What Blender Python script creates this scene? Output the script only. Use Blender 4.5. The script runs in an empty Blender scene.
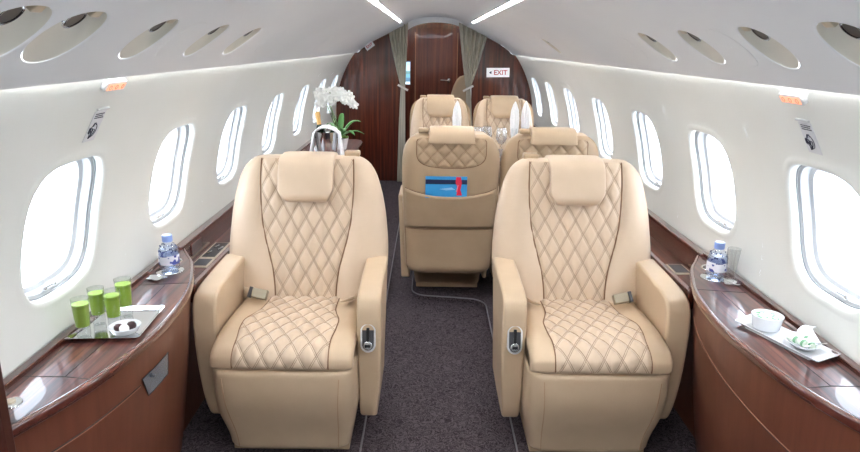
import bpy, bmesh, math, random
from mathutils import Vector, Matrix, Euler
random.seed(7)
PI = math.pi
scn = bpy.context.scene
col = scn.collection

# ------------------------------------------------------------------ helpers
def link(o, parent=None):
    col.objects.link(o)
    if parent is not None:
        o.parent = parent
    return o

def finish(bm, name, m, parent=None, smooth=True, loc=None, bevel=0, seg=3, sub=0, flip=False, ang=40):
    bmesh.ops.recalc_face_normals(bm, faces=bm.faces)
    if flip:
        bmesh.ops.reverse_faces(bm, faces=bm.faces)
    me = bpy.data.meshes.new(name)
    bm.to_mesh(me); bm.free()
    me.materials.append(m)
    if smooth:
        me.polygons.foreach_set('use_smooth', [True] * len(me.polygons))
        try:
            me.set_sharp_from_angle(angle=math.radians(ang))
        except Exception:
            pass
    o = bpy.data.objects.new(name, me)
    if loc is not None:
        o.location = loc
    link(o, parent)
    if bevel:
        b = o.modifiers.new('bevel', 'BEVEL'); b.width = bevel; b.segments = seg
        b.limit_method = 'ANGLE'; b.angle_limit = math.radians(35)
    if sub:
        s = o.modifiers.new('sub', 'SUBSURF'); s.levels = sub; s.render_levels = sub
    return o

def thing(name, label, cat, loc=(0, 0, 0), rz=0, group=None):
    o = bpy.data.objects.new(name, None)
    o.empty_display_size = .05
    o.location = loc; o.rotation_euler = (0, 0, rz)
    link(o)
    return tag(o, label, cat, group)

def tag(o, label, cat, group=None):
    o['label'] = label; o['category'] = cat
    if group:
        o['group'] = group
    return o

def struct(o, label=None):
    o['kind'] = 'structure'
    if label:
        o['label'] = label
    return o

def copy_tree(o, parent=None):
    c = o.copy(); col.objects.link(c)
    if parent is not None:
        c.parent = parent
    for ch in o.children:
        copy_tree(ch, c)
    return c

def box(bm, c, s, rot=None):
    M = Matrix.Translation(c) @ (rot.to_matrix().to_4x4() if rot else Matrix()) @ Matrix.Diagonal((*s, 1))
    return bmesh.ops.create_cube(bm, size=1, matrix=M)

def cyl(bm, c, r, h, n=32, r2=None, rot=None):
    M = Matrix.Translation(c) @ (rot.to_matrix().to_4x4() if rot else Matrix())
    return bmesh.ops.create_cone(bm, cap_ends=True, segments=n, radius1=r, radius2=r if r2 is None else r2, depth=h, matrix=M)

def sph(bm, c, r, s=(1, 1, 1), u=16, v=10, rot=None):
    M = Matrix.Translation(c) @ (rot.to_matrix().to_4x4() if rot else Matrix()) @ Matrix.Diagonal((*s, 1))
    return bmesh.ops.create_uvsphere(bm, u_segments=u, v_segments=v, radius=r, matrix=M)

def lathe(bm, prof, c=(0, 0, 0), n=32, close=False):
    rings = []
    for r, z in prof:
        if r < 1e-6:
            rings.append([bm.verts.new((c[0], c[1], c[2] + z))])
        else:
            rings.append([bm.verts.new((c[0] + r * math.cos(2 * PI * i / n), c[1] + r * math.sin(2 * PI * i / n), c[2] + z)) for i in range(n)])
    for a, b in zip(rings, rings[1:]):
        for i in range(n):
            j = (i + 1) % n
            if len(a) == 1 and len(b) == 1: continue
            if len(a) == 1: bm.faces.new((a[0], b[i], b[j]))
            elif len(b) == 1: bm.faces.new((a[i], a[j], b[0]))
            else: bm.faces.new((a[i], a[j], b[j], b[i]))
    return rings

def loft(bm, rings, closed=True, caps=True):
    V = [[bm.verts.new(p) for p in r] for r in rings]
    n = len(V[0])
    for a, b in zip(V, V[1:]):
        for i in range(n if closed else n - 1):
            j = (i + 1) % n
            bm.faces.new((a[i], a[j], b[j], b[i]))
    if caps and closed:
        bm.faces.new(V[0][::-1]); bm.faces.new(V[-1])
    return V

def tube(bm, pts, r, n=8, rad=None, flat=None):
    pts = [Vector(p) for p in pts]
    rings = []
    up = Vector((0, 0, 1))
    prev = None
    for i, p in enumerate(pts):
        t = (pts[min(i + 1, len(pts) - 1)] - pts[max(i - 1, 0)]).normalized()
        if prev is None:
            a = up if abs(t.z) < .9 else Vector((1, 0, 0))
            u = t.cross(a).normalized()
        else:
            u = (prev - t * prev.dot(t)).normalized()
        prev = u
        v = t.cross(u).normalized()
        rr = rad[i] if rad else r
        rings.append([p + u * (rr * math.cos(2 * PI * k / n)) + v * (rr * (flat or 1) * math.sin(2 * PI * k / n)) for k in range(n)])
    loft(bm, rings)

def grid(bm, f, us, vs, uvf=None):
    V = [[bm.verts.new(f(u, v)) for u in us] for v in vs]
    uvl = bm.loops.layers.uv.new('UVMap') if uvf else None
    for j in range(len(vs) - 1):
        for i in range(len(us) - 1):
            fc = bm.faces.new((V[j][i], V[j][i + 1], V[j + 1][i + 1], V[j + 1][i]))
            if uvl:
                for l, (a, b) in zip(fc.loops, ((i, j), (i + 1, j), (i + 1, j + 1), (i, j + 1))):
                    l[uvl].uv = uvf(us[a], vs[b])
    return V

def prism(bm, poly, f0, f1):
    """closed polygon (list of 2-tuples) -> solid between the maps f0 and f1"""
    a = [bm.verts.new(f0(*p)) for p in poly]; b = [bm.verts.new(f1(*p)) for p in poly]
    bm.faces.new(a[::-1]); bm.faces.new(b)
    n = len(poly)
    for i in range(n):
        j = (i + 1) % n
        bm.faces.new((a[i], a[j], b[j], b[i]))

def lerp(tab, x):
    if x <= tab[0][0]: return tab[0][1]
    for (a, b), (c, d) in zip(tab, tab[1:]):
        if x <= c:
            t = (x - a) / (c - a)
            return b + (d - b) * t
    return tab[-1][1]

def smooth_tab(tab, n=60):
    """Catmull-Rom resample of a table"""
    out = []
    P = [tab[0]] + list(tab) + [tab[-1]]
    for i in range(1, len(P) - 2):
        for k in range(8):
            t = k / 8
            out.append(tuple(.5 * ((2 * P[i][c]) + (-P[i - 1][c] + P[i + 1][c]) * t + (2 * P[i - 1][c] - 5 * P[i][c] + 4 * P[i + 1][c] - P[i + 2][c]) * t * t + (-P[i - 1][c] + 3 * P[i][c] - 3 * P[i + 1][c] + P[i + 2][c]) * t ** 3) for c in range(len(P[i]))))
    out.append(tuple(tab[-1]))
    return out

def lin(a, b, n):
    return [a + (b - a) * i / (n - 1) for i in range(n)]

def sstep(a, b, x):
    t = min(1, max(0, (x - a) / (b - a)))
    return t * t * (3 - 2 * t)

# ------------------------------------------------------------------ materials
def srgb(r, g, b):
    f = lambda c: (c / 255 / 12.92) if c / 255 <= .04045 else ((c / 255 + .055) / 1.055) ** 2.4
    return (f(r), f(g), f(b), 1)

def mat(name, color, rough=.5, metal=0, coat=0, coat_rough=.03, spec=.5, emit=None, es=0, trans=0, ior=1.45, alpha=1):
    m = bpy.data.materials.new(name); m.use_nodes = True
    b = m.node_tree.nodes['Principled BSDF']
    b.inputs['Base Color'].default_value = color
    b.inputs['Roughness'].default_value = rough
    b.inputs['Metallic'].default_value = metal
    b.inputs['Coat Weight'].default_value = coat
    b.inputs['Coat Roughness'].default_value = coat_rough
    b.inputs['Specular IOR Level'].default_value = spec
    b.inputs['Transmission Weight'].default_value = trans
    b.inputs['IOR'].default_value = ior
    b.inputs['Alpha'].default_value = alpha
    if emit:
        b.inputs['Emission Color'].default_value = emit
        b.inputs['Emission Strength'].default_value = es
    return m

def N(m, t, **kw):
    n = m.node_tree.nodes.new(t)
    for k, v in kw.items():
        if k.startswith('i_'):
            n.inputs[k[2:].replace('_', ' ')].default_value = v
        else:
            setattr(n, k, v)
    return n
def L(m, a, b): m.node_tree.links.new(a, b)
def bs(m): return m.node_tree.nodes['Principled BSDF']

def add_noise(m, c1, c2, scale=(1, 1, 1), nscale=5, detail=3, bump=0, bscale=None, bdist=.001, coords='Object', pos=(.3, .7)):
    tc = N(m, 'ShaderNodeTexCoord'); mp = N(m, 'ShaderNodeMapping')
    mp.inputs['Scale'].default_value = scale
    L(m, tc.outputs[coords], mp.inputs['Vector'])
    nz = N(m, 'ShaderNodeTexNoise'); nz.inputs['Scale'].default_value = nscale; nz.inputs['Detail'].default_value = detail
    L(m, mp.outputs['Vector'], nz.inputs['Vector'])
    cr = N(m, 'ShaderNodeValToRGB')
    cr.color_ramp.elements[0].position = pos[0]; cr.color_ramp.elements[0].color = c1
    cr.color_ramp.elements[1].position = pos[1]; cr.color_ramp.elements[1].color = c2
    L(m, nz.outputs['Fac'], cr.inputs['Fac'])
    L(m, cr.outputs['Color'], bs(m).inputs['Base Color'])
    if bump:
        n2 = N(m, 'ShaderNodeTexNoise'); n2.inputs['Scale'].default_value = bscale or nscale
        L(m, tc.outputs[coords], n2.inputs['Vector'])
        bp = N(m, 'ShaderNodeBump'); bp.inputs['Strength'].default_value = bump; bp.inputs['Distance'].default_value = bdist
        L(m, n2.outputs['Fac'], bp.inputs['Height']); L(m, bp.outputs['Normal'], bs(m).inputs['Normal'])
    return cr

CREAM1, CREAM2 = srgb(186, 163, 136), srgb(193, 170, 143)
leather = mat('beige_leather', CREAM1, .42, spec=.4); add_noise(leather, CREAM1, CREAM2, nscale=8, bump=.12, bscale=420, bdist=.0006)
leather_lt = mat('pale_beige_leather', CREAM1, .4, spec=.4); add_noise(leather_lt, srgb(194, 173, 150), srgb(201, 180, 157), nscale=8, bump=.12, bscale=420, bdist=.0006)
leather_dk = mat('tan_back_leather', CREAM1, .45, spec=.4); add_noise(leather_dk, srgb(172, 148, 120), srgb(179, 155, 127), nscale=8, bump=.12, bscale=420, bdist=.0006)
piping = mat('seam_piping', srgb(118, 86, 60), .6)
pale_seam = mat('pale_seam', srgb(172, 140, 110), .6)
strap_m = mat('belt_webbing', srgb(196, 176, 152), .7)

def quilt_mat(name, c1, c2):
    m = mat(name, c1, .42, spec=.4)
    uv = N(m, 'ShaderNodeUVMap'); uv.uv_map = 'UVMap'
    sx = N(m, 'ShaderNodeSeparateXYZ'); L(m, uv.outputs['UV'], sx.inputs[0])
    outs = []
    for op in ('ADD', 'SUBTRACT'):
        a = N(m, 'ShaderNodeMath', operation=op); L(m, sx.outputs[0], a.inputs[0]); L(m, sx.outputs[1], a.inputs[1])
        f = N(m, 'ShaderNodeMath', operation='FRACT'); L(m, a.outputs[0], f.inputs[0])
        s = N(m, 'ShaderNodeMath', operation='SUBTRACT'); L(m, f.outputs[0], s.inputs[0]); s.inputs[1].default_value = .5
        ab = N(m, 'ShaderNodeMath', operation='ABSOLUTE'); L(m, s.outputs[0], ab.inputs[0])   # .5 on the seam
        s2 = N(m, 'ShaderNodeMath', operation='SUBTRACT'); L(m, ab.outputs[0], s2.inputs[0]); s2.inputs[1].default_value = .448
        a2 = N(m, 'ShaderNodeMath', operation='ABSOLUTE'); L(m, s2.outputs[0], a2.inputs[0])
        lt = N(m, 'ShaderNodeMath', operation='LESS_THAN'); L(m, a2.outputs[0], lt.inputs[0]); lt.inputs[1].default_value = .0135
        outs.append(lt)
    mx = N(m, 'ShaderNodeMath', operation='MAXIMUM'); L(m, outs[0].outputs[0], mx.inputs[0]); L(m, outs[1].outputs[0], mx.inputs[1])
    mix = N(m, 'ShaderNodeMix', data_type='RGBA')
    mix.inputs['A'].default_value = c1; mix.inputs['B'].default_value = c2
    ml = N(m, 'ShaderNodeMath', operation='MULTIPLY'); L(m, mx.outputs[0], ml.inputs[0]); ml.inputs[1].default_value = .85
    L(m, ml.outputs[0], mix.inputs['Factor']); L(m, mix.outputs['Result'], bs(m).inputs['Base Color'])
    return m
quilt_m = quilt_mat('quilted_leather', srgb(197, 176, 153), srgb(112, 86, 68))
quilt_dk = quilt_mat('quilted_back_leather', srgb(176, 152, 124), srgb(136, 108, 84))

def wood_mat(name, cols, axis=1, rough=.28, coat=1., stretch=30, nscale=1.6, seed=0):
    m = mat(name, cols[0], rough, coat=coat, coat_rough=.025)
    tc = N(m, 'ShaderNodeTexCoord'); mp = N(m, 'ShaderNodeMapping')
    sc = [stretch] * 3; sc[axis] = .7
    mp.inputs['Scale'].default_value = sc; mp.inputs['Location'].default_value = (seed, seed * .7, seed * .3)
    L(m, tc.outputs['Object'], mp.inputs['Vector'])
    nz = N(m, 'ShaderNodeTexNoise'); nz.inputs['Scale'].default_value = nscale; nz.inputs['Detail'].default_value = 5; nz.inputs['Roughness'].default_value = .62
    L(m, mp.outputs['Vector'], nz.inputs['Vector'])
    cr = N(m, 'ShaderNodeValToRGB'); e = cr.color_ramp.elements
    e[0].position = .3; e[0].color = cols[0]; e[1].position = .72; e[1].color = cols[2]
    k = e.new(.5); k.color = cols[1]
    L(m, nz.outputs['Fac'], cr.inputs['Fac']); L(m, cr.outputs['Color'], bs(m).inputs['Base Color'])
    return m
W1 = (srgb(32, 12, 11), srgb(74, 33, 27), srgb(126, 72, 58))
W2 = (srgb(50, 17, 10), srgb(84, 34, 20), srgb(116, 54, 33))
wood_top = wood_mat('glossy_striped_veneer', W1, 1)
wood_bulk = wood_mat('glossy_vertical_veneer', W2, 2, stretch=26)
wood_door = wood_mat('glossy_door_veneer', (srgb(60, 20, 12), srgb(98, 42, 26), srgb(126, 60, 38)), 2, stretch=22, seed=3, coat=.25)
wood_body = wood_mat('satin_brown_veneer', (srgb(88, 48, 33), srgb(97, 54, 38), srgb(105, 60, 43)), 2, rough=.4, coat=.25, stretch=18, nscale=2)
wood_edge = wood_mat('polished_edge_veneer', (srgb(70, 33, 26), srgb(86, 43, 34), srgb(102, 55, 44)), 1, rough=.2, stretch=18)
seam_dark = mat('dark_seam', srgb(30, 14, 10), .5)
seam_light = mat('seam_highlight', srgb(150, 105, 80), .4)

wall_m = mat('cream_wall_lining', srgb(228, 226, 218), .42, spec=.35); add_noise(wall_m, srgb(236, 238, 233), srgb(240, 242, 238), nscale=2.5, bump=.05, bscale=160, bdist=.0005)
ceil_m = mat('white_ceiling_lining', srgb(222, 221, 220), .5, spec=.3); add_noise(ceil_m, srgb(240, 241, 242), srgb(243, 244, 245), nscale=2, bump=.04, bscale=160, bdist=.0005)
frame_m = mat('white_window_plastic', srgb(205, 207, 209), .3)
recess_m = mat('recess_plastic', srgb(226, 222, 210), .4)
gasket = mat('grey_gasket', srgb(146, 150, 150), .6)
chrome = mat('chrome', (.75, .75, .76, 1), .12, metal=1)
brushed = mat('brushed_champagne_metal', srgb(206, 196, 176), .35, metal=.6)
ring_m = mat('bright_ring_metal', srgb(225, 226, 228), .3, metal=.5)
buckle_m = mat('buckle_metal', srgb(158, 148, 128), .35, metal=.8)
silver = mat('polished_silver', (.70, .71, .72, 1), .08, metal=1)
black = mat('black_plastic', srgb(22, 22, 24), .3)
darkgrey = mat('dark_grey', srgb(70, 70, 74), .35)
white_gloss = mat('white_porcelain', srgb(226, 228, 231), .15, coat=.5)
white_cloth = mat('white_cloth', srgb(240, 240, 242), .85)
card = mat('white_card', srgb(232, 232, 236), .5)
ink = mat('dark_ink', srgb(52, 54, 72), .6)
red_ink = mat('red_ink', srgb(190, 60, 70), .6)
curtain_m = mat('sage_curtain', srgb(150, 150, 134), .75); 
add_noise(curtain_m, srgb(160, 154, 138), srgb(212, 206, 190), scale=(60, 60, 1), nscale=2)

carpet = mat('plum_grey_carpet', srgb(70, 62, 68), .95, spec=.1)
def _carpet(m):
    tc = N(m, 'ShaderNodeTexCoord')
    n0 = N(m, 'ShaderNodeTexNoise'); n0.inputs['Scale'].default_value = 16; n0.inputs['Detail'].default_value = 1
    L(m, tc.outputs['Object'], n0.inputs['Vector'])
    mxv = N(m, 'ShaderNodeMix', data_type='RGBA'); mxv.inputs['Factor'].default_value = .12
    L(m, tc.outputs['Object'], mxv.inputs['A']); L(m, n0.outputs['Color'], mxv.inputs['B'])
    w = N(m, 'ShaderNodeTexWave'); w.wave_type = 'RINGS'; w.rings_direction = 'SPHERICAL'
    w.inputs['Scale'].default_value = 20; w.inputs['Distortion'].default_value = 14; w.inputs['Detail'].default_value = 2; w.inputs['Detail Scale'].default_value = 2.2
    L(m, mxv.outputs['Result'], w.inputs['Vector'])
    n1 = N(m, 'ShaderNodeTexNoise'); n1.inputs['Scale'].default_value = 260; n1.inputs['Detail'].default_value = 2
    L(m, tc.outputs['Object'], n1.inputs['Vector'])
    mu = N(m, 'ShaderNodeMath', operation='MULTIPLY'); L(m, w.outputs['Fac'], mu.inputs[0]); L(m, n1.outputs['Fac'], mu.inputs[1])
    ad = N(m, 'ShaderNodeMath', operation='ADD'); L(m, mu.outputs[0], ad.inputs[0])
    m3 = N(m, 'ShaderNodeMath', operation='MULTIPLY'); L(m, n1.outputs['Fac'], m3.inputs[0]); m3.inputs[1].default_value = .9
    L(m, m3.outputs[0], ad.inputs[1])
    cr = N(m, 'ShaderNodeValToRGB'); e = cr.color_ramp.elements
    e[0].position = .3; e[0].color = srgb(22, 17, 20); e[1].position = 1.0; e[1].color = srgb(94, 85, 90)
    L(m, ad.outputs[0], cr.inputs['Fac']); L(m, cr.outputs['Color'], bs(m).inputs['Base Color'])
    bp = N(m, 'ShaderNodeBump'); bp.inputs['Strength'].default_value = .6; bp.inputs['Distance'].default_value = .004
    L(m, ad.outputs[0], bp.inputs['Height']); L(m, bp.outputs['Normal'], bs(m).inputs['Normal'])
_carpet(carpet)

def thin_glass(name, tint=(1, 1, 1, 1), refl=.08, rough=.02):
    m = bpy.data.materials.new(name); m.use_nodes = True
    nt = m.node_tree; nt.nodes.clear()
    o = nt.nodes.new('ShaderNodeOutputMaterial'); mx = nt.nodes.new('ShaderNodeMixShader')
    t = nt.nodes.new('ShaderNodeBsdfTransparent'); g = nt.nodes.new('ShaderNodeBsdfGlossy')
    t.inputs['Color'].default_value = tint; g.inputs['Roughness'].default_value = rough
    fr = nt.nodes.new('ShaderNodeLayerWeight'); fr.inputs['Blend'].default_value = .5
    pw = nt.nodes.new('ShaderNodeMath'); pw.operation = 'POWER'; pw.inputs[1].default_value = 4
    nt.links.new(fr.outputs['Facing'], pw.inputs[0])
    ad = nt.nodes.new('ShaderNodeMath'); ad.operation = 'MULTIPLY_ADD'; ad.inputs[1].default_value = .7; ad.inputs[2].default_value = refl; ad.use_clamp = True
    nt.links.new(pw.outputs[0], ad.inputs[0]); nt.links.new(ad.outputs[0], mx.inputs[0])
    nt.links.new(t.outputs[0], mx.inputs[1]); nt.links.new(g.outputs[0], mx.inputs[2]); nt.links.new(mx.outputs[0], o.inputs[0])
    return m
pane_m = thin_glass('window_glass', (.97, .99, 1, 1), .0)
glass_m = thin_glass('clear_glass', (.93, .95, .95, 1), .06)
bottle_m = thin_glass('blue_clear_plastic', (.88, .92, .98, 1), .10, .08)

def emis(name, c, s):
    return mat(name, c, .5, emit=c, es=s)
strip_e = emis('strip_light_glow', (1, .99, .98, 1), 44)
cove_e = emis('cove_light_glow', (1, 1, .98, 1), 20)
sign_e = emis('lit_sign_amber', srgb(255, 176, 140), .52)
lamp_e = emis('warm_spot_glow', (1, .8, .55, 1), 60)

# ------------------------------------------------------------------ camera
F = 650.; TH = math.atan(181 / 650.); RO = .0142; YA = -.004
cam = bpy.data.cameras.new('camera'); camo = bpy.data.objects.new('camera', cam); link(camo)
cam.sensor_width = 36; cam.sensor_fit = 'HORIZONTAL'; cam.lens = F / 860 * 36; cam.clip_start = .05
camo.matrix_world = Matrix.Translation((-.058, 0, 1.5)) @ Matrix.Rotation(YA, 4, 'Z') @ Matrix.Rotation(PI / 2 - TH, 4, 'X') @ Matrix.Rotation(RO, 4, 'Z')
scn.camera = camo
CM = camo.matrix_world.to_3x3(); CO = Vector((-.058, 0, 1.5))
def ray(u, v): return CM @ Vector(((u - 430) / F, -(v - 226) / F, -1))

# ------------------------------------------------------------------ fuselage
R, ZC = 1.09, .75
Y0, Y1 = -2.3, 7.3
def wpos(side, y, s, d=0):          # s = arc length from the widest point, d = depth outwards
    if s < 0: return Vector((side * (R + d), y, ZC + s))
    a = s / R
    return Vector((side * (R + d) * math.cos(a), y, ZC + (R + d) * math.sin(a)))
S_TOP = R * math.asin((1.424 - ZC) / R); S_BOT = -(ZC + .03)
WIN = [-1.40, -.62, .16, .95, 1.73, 2.50, 3.28, 4.16, 5.09, 5.95, 6.77]
SW = R * math.asin((1.006 - ZC) / R)
WS0, WS1 = SW - .30, SW + .29
def rr(t, hw, hh, e=3.6):            # rounded rectangle
    c, s = math.cos(t), math.sin(t)
    k = (abs(c) ** e + abs(s) ** e) ** (-1 / e)
    return hw * c * k, hh * s * k
def rect_pt(t, y0, y1, s0, s1, cy, cs):
    c, s = math.cos(t), math.sin(t)
    k = 1e9
    if c > 1e-9: k = min(k, (y1 - cy) / c)
    if c < -1e-9: k = min(k, (y0 - cy) / c)
    if s > 1e-9: k = min(k, (s1 - cs) / s)
    if s < -1e-9: k = min(k, (s0 - cs) / s)
    return cy + c * k, cs + s * k
NT = 64
def hole_bay(bm, P, y0, y1, s0, s1, cy, cs, rings, e=3.6):
    # angles: uniform plus the four corners, so that the outline is exact
    ts = [2 * PI * i / NT for i in range(NT)]
    for a, b in ((y1, s1), (y0, s1), (y0, s0), (y1, s0)):
        t = math.atan2(b - cs, a - cy) % (2 * PI)
        k = min(range(NT), key=lambda i: abs(ts[i] - t)); ts[k] = t
    out = [[P(*rect_pt(t, y0, y1, s0, s1, cy, cs), 0) for t in ts]]
    mid = []
    hw, hh, _ = rings[0]
    for f in (.33, .66):
        r = []
        for t in ts:
            a = rect_pt(t, y0, y1, s0, s1, cy, cs); q = rr(t, hw, hh, e)
            r.append(P(a[0] + (cy + q[0] - a[0]) * f, a[1] + (cs + q[1] - a[1]) * f, 0))
        mid.append(r)
    out += mid
    for hw, hh, d in rings:
        out.append([P(cy + rr(t, hw, hh, e)[0], cs + rr(t, hw, hh, e)[1], d) for t in ts])
    V = loft(bm, out, caps=False)

HW, HH = .186, .189
LIP = [(HW + .034, HH + .034, 0), (HW + .028, HH + .028, -.0015), (HW + .020, HH + .020, -.004), (HW + .011, HH + .011, -.004), (HW + .004, HH + .004, .000), (HW + .001, HH + .001, .008), (HW, HH, .022)]
edges = [Y0] + [(a + b) / 2 for a, b in zip(WIN, WIN[1:])] + [Y1 + .03]
WOFF = {-1: -.004, 1: .008}
for side, nm in ((-1, 'left'), (1, 'right')):
    bm = bmesh.new()
    P = lambda y, s, d, side=side: wpos(side, y, s, d)
    for i, wy in enumerate(WIN):
        hole_bay(bm, P, edges[i], edges[i + 1], WS0, WS1, wy + WOFF[side], SW, LIP)
    for a, b, n in ((S_BOT, WS0, 12), (WS1, S_TOP, 6)):
        grid(bm, lambda y, s: P(y, s, 0), edges, lin(a, b, n))
    bmesh.ops.remove_doubles(bm, verts=bm.verts, dist=.0005)
    o = finish(bm, 'wall_' + nm, wall_m, ang=50); struct(o)
# windows
def window_parts(side):
    bmf = bmesh.new()
    P = lambda y, s, d: wpos(side, y, SW + s, d)
    ts = [2 * PI * i / NT for i in range(NT)]
    rings = []
    for hw, hh, d in ((HW, HH, .022), (HW - .001, HH - .001, .026), (HW - .010, HH - .010, .027), (HW - .012, HH - .012, .031), (HW - .014, HH - .014, .050), (HW - .028, HH - .026, .054), (HW - .032, HH - .030, .085), (HW - .034, HH - .032, .10), (HW + .05, HH + .05, .10)):
        rings.append([P(*rr(t, hw, hh), d) for t in ts])
    loft(bmf, rings, caps=False)
    bmg = bmesh.new()
    tube(bmg, [P(*rr(t, HW - .001, HH - .001), .021) for t in ts + [0]], .0018, 6)
    bmp = bmesh.new()
    r = [P(*rr(t, HW - .031, HH - .029), .078) for t in ts]
    c = P(0, 0, .078)
    vs = [bmp.verts.new(p) for p in r]; vc = bmp.verts.new(c)
    for i in range(NT): bmp.faces.new((vs[i], vs[(i + 1) % NT], vc))
    bml = bmesh.new()
    a = P(-.045, -HH + .016, .028); b = P(-.005, -HH + .018, .022)
    tube(bml, [a, b], .004, 8); sph(bml, a, .0085); sph(bml, b, .006)
    return bmf, bmg, bmp, bml
k = 0
for side in (-1, 1):
    meshes = None
    for wy in [q + WOFF[side] for q in WIN]:
        k += 1
        if meshes is None:
            bmf, bmg, bmp, bml = window_parts(side)
            root = finish(bmf, 'window_%d' % k, frame_m, loc=(0, wy, 0), flip=False)
            ch = [finish(bmg, 'window_gasket', gasket, root), finish(bmp, 'window_pane', pane_m, root, smooth=False), finish(bml, 'shade_latch', chrome, root)]
            meshes = (root.data, [c.data for c in ch])
        else:
            root = bpy.data.objects.new('window_%d' % k, meshes[0]); root.location = (0, wy, 0); link(root)
            for n, d in zip(('window_gasket', 'window_pane', 'shade_latch'), meshes[1]):
                link(bpy.data.objects.new(n, d), root)
        struct(root)
        # portal in the window opening
        la = bpy.data.lights.new('window_portal', 'AREA'); la.shape = 'RECTANGLE'; la.size = .32; la.size_y = .34
        la.cycles.is_portal = True
        lo = bpy.data.objects.new('window_portal', la)
        p = wpos(side, wy, SW, .095); n = Vector((-side * math.cos(SW / R), 0, -math.sin(SW / R)))
        lo.location = p; lo.rotation_euler = n.to_track_quat('-Z', 'Y').to_euler(); link(lo)

# ceiling: centre panel and both sloping service panels are one lining
CP = smooth_tab([(.838, 1.414), (.80, 1.448), (.74, 1.493), (.66, 1.545), (.56, 1.598), (.46, 1.645), (.345, 1.690)])
cum = [0]
for a, b in zip(CP, CP[1:]): cum.append(cum[-1] + math.dist(a, b))
CL = cum[-1]
def cpos(side, y, s, d=0):
    s = max(0, min(CL, s))
    for i in range(len(CP) - 1):
        if s <= cum[i + 1] + 1e-9:
            t = (s - cum[i]) / (cum[i + 1] - cum[i]); a, b = CP[i], CP[i + 1]
            i0 = max(i - 1, 0); i1 = min(i + 2, len(CP) - 1)
            tx, tz = CP[i1][0] - CP[i0][0], CP[i1][1] - CP[i0][1]
            l = math.hypot(tx, tz); nx, nz = -tz / l * -1, tx / l * -1   # outward normal: up and out
            nx, nz = abs(tz / l), abs(tx / l)
            x = a[0] + (b[0] - a[0]) * t + nx * d; z = a[1] + (b[1] - a[1]) * t + nz * d
            return Vector((side * x, y, z))
# (side, position along the cabin, half width, kind)
recs = [(-1, 1.05, .086, 'open'), (-1, 1.236, .086, 'open'), (-1, 1.60, .074, 'open'), (-1, 1.80, .066, 'cover'), (-1, 2.01, .070, 'open'), (-1, 2.39, .075, 'open'), (-1, 2.81, .07, 'cover'), (-1, 4.30, .06, 'cover'),
        (1, 1.225, .086, 'open'), (1, 1.555, .072, 'open'), (1, 1.742, .066, 'cover'), (1, 1.94, .072, 'open'), (1, 2.315, .072, 'open'), (1, 2.62, .07, 'cover'), (1, 4.33, .07, 'open')]
SREC = CL * .50
bmc = bmesh.new()
REC_OUT = []
for side in (-1, 1):
    P = lambda y, s, d, side=side: cpos(side, y, s, d)
    rs = sorted([r for r in recs if r[0] == side], key=lambda r: r[1])
    ys = [r[1] for r in rs]
    ed = [Y0] + [(a + b) / 2 for a, b in zip(ys, ys[1:])] + [Y1]
    lo_s, hi_s = .02, CL - .03
    for i, r in enumerate(rs):
        cy = ys[i]; cs = .148
        hl = .080; hwid = min(r[2], min(ed[i + 1] - cy, cy - ed[i]) - .006)
        cs = max(lo_s + hl + .012, min(hi_s - hl - .012, cs))
        if r[3] == 'open':
            hole_bay(bmc, P, ed[i], ed[i + 1], lo_s, hi_s, cy, cs, [(hwid + .004, hl + .004, 0), (hwid + .002, hl + .002, .0005), (hwid, hl, .004)], e=2.2)
        else:
            hole_bay(bmc, P, ed[i], ed[i + 1], lo_s, hi_s, cy, cs, [(hwid + .0012, hl + .0012, 0), (hwid + .0012, hl + .0012, .004), (hwid, hl, .004), (hwid, hl, -.0004), (hwid * .5, hl * .5, -.0006), (.0005, .0005, -.0006)], e=2.2)
        REC_OUT.append((side, cy, cs, hwid, hl, r[3]))
    for a, b in ((0, lo_s), (hi_s, CL)):
        grid(bmc, lambda y, s: P(y, s, 0), ed, lin(a, b, 3))
    # lip under the outer edge and step up to the strip light
    x0, z0 = CP[0]
    prof = [(x0, z0), (x0 + .004, z0 - .004), (x0 + .012, z0 - .001), (x0 + .014, z0 + .020), (x0 + .05, z0 + .03)]
    grid(bmc, lambda y, q: Vector((side * prof[q][0], y, prof[q][1])), [Y0, 2, Y1], [0, 1, 2, 3, 4])
    x1, z1 = CP[-1]
    prof2 = [(x1, z1), (x1 - .004, z1 + .001), (x1 - .006, z1 + .006), (x1 - .006, z1 + .022), (x1 - .024, z1 + .024), (x1 - .026, z1 + .012), (x1 - .030, z1 + .010), (x1 - .055, z1 + .045), (x1 - .12, z1 + .075), (x1 - .22, z1 + .095), (0, z1 + .10)]
    grid(bmc, lambda y, q: Vector((side * prof2[q][0], y, prof2[q][1])), [Y0, 2, Y1], list(range(len(prof2))))
bmesh.ops.remove_doubles(bmc, verts=bmc.verts, dist=.0004)
struct(finish(bmc, 'ceiling', ceil_m, ang=50))

# strip and cove lights
for side, nm in ((-1, 'left'), (1, 'right')):
    bm = bmesh.new(); x1, z1 = CP[-1]
    box(bm, (side * (x1 - .014), (Y0 + 6.3) / 2, z1 + .017), (.008, 6.3 - Y0 - .1, .005))
    tag(finish(bm, 'strip_light', strip_e, smooth=False), 'long white light strip in the ceiling above the %s seats' % nm, 'light')
    bm = bmesh.new(); x0, z0 = CP[0]
    box(bm, (side * (x0 + .022), (Y0 + Y1) / 2, z0 + .008), (.008, Y1 - Y0 - .1, .004))
    tag(finish(bm, 'cove_light', cove_e, smooth=False), 'slim light line along the top of the %s cabin wall' % nm, 'light')

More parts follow.
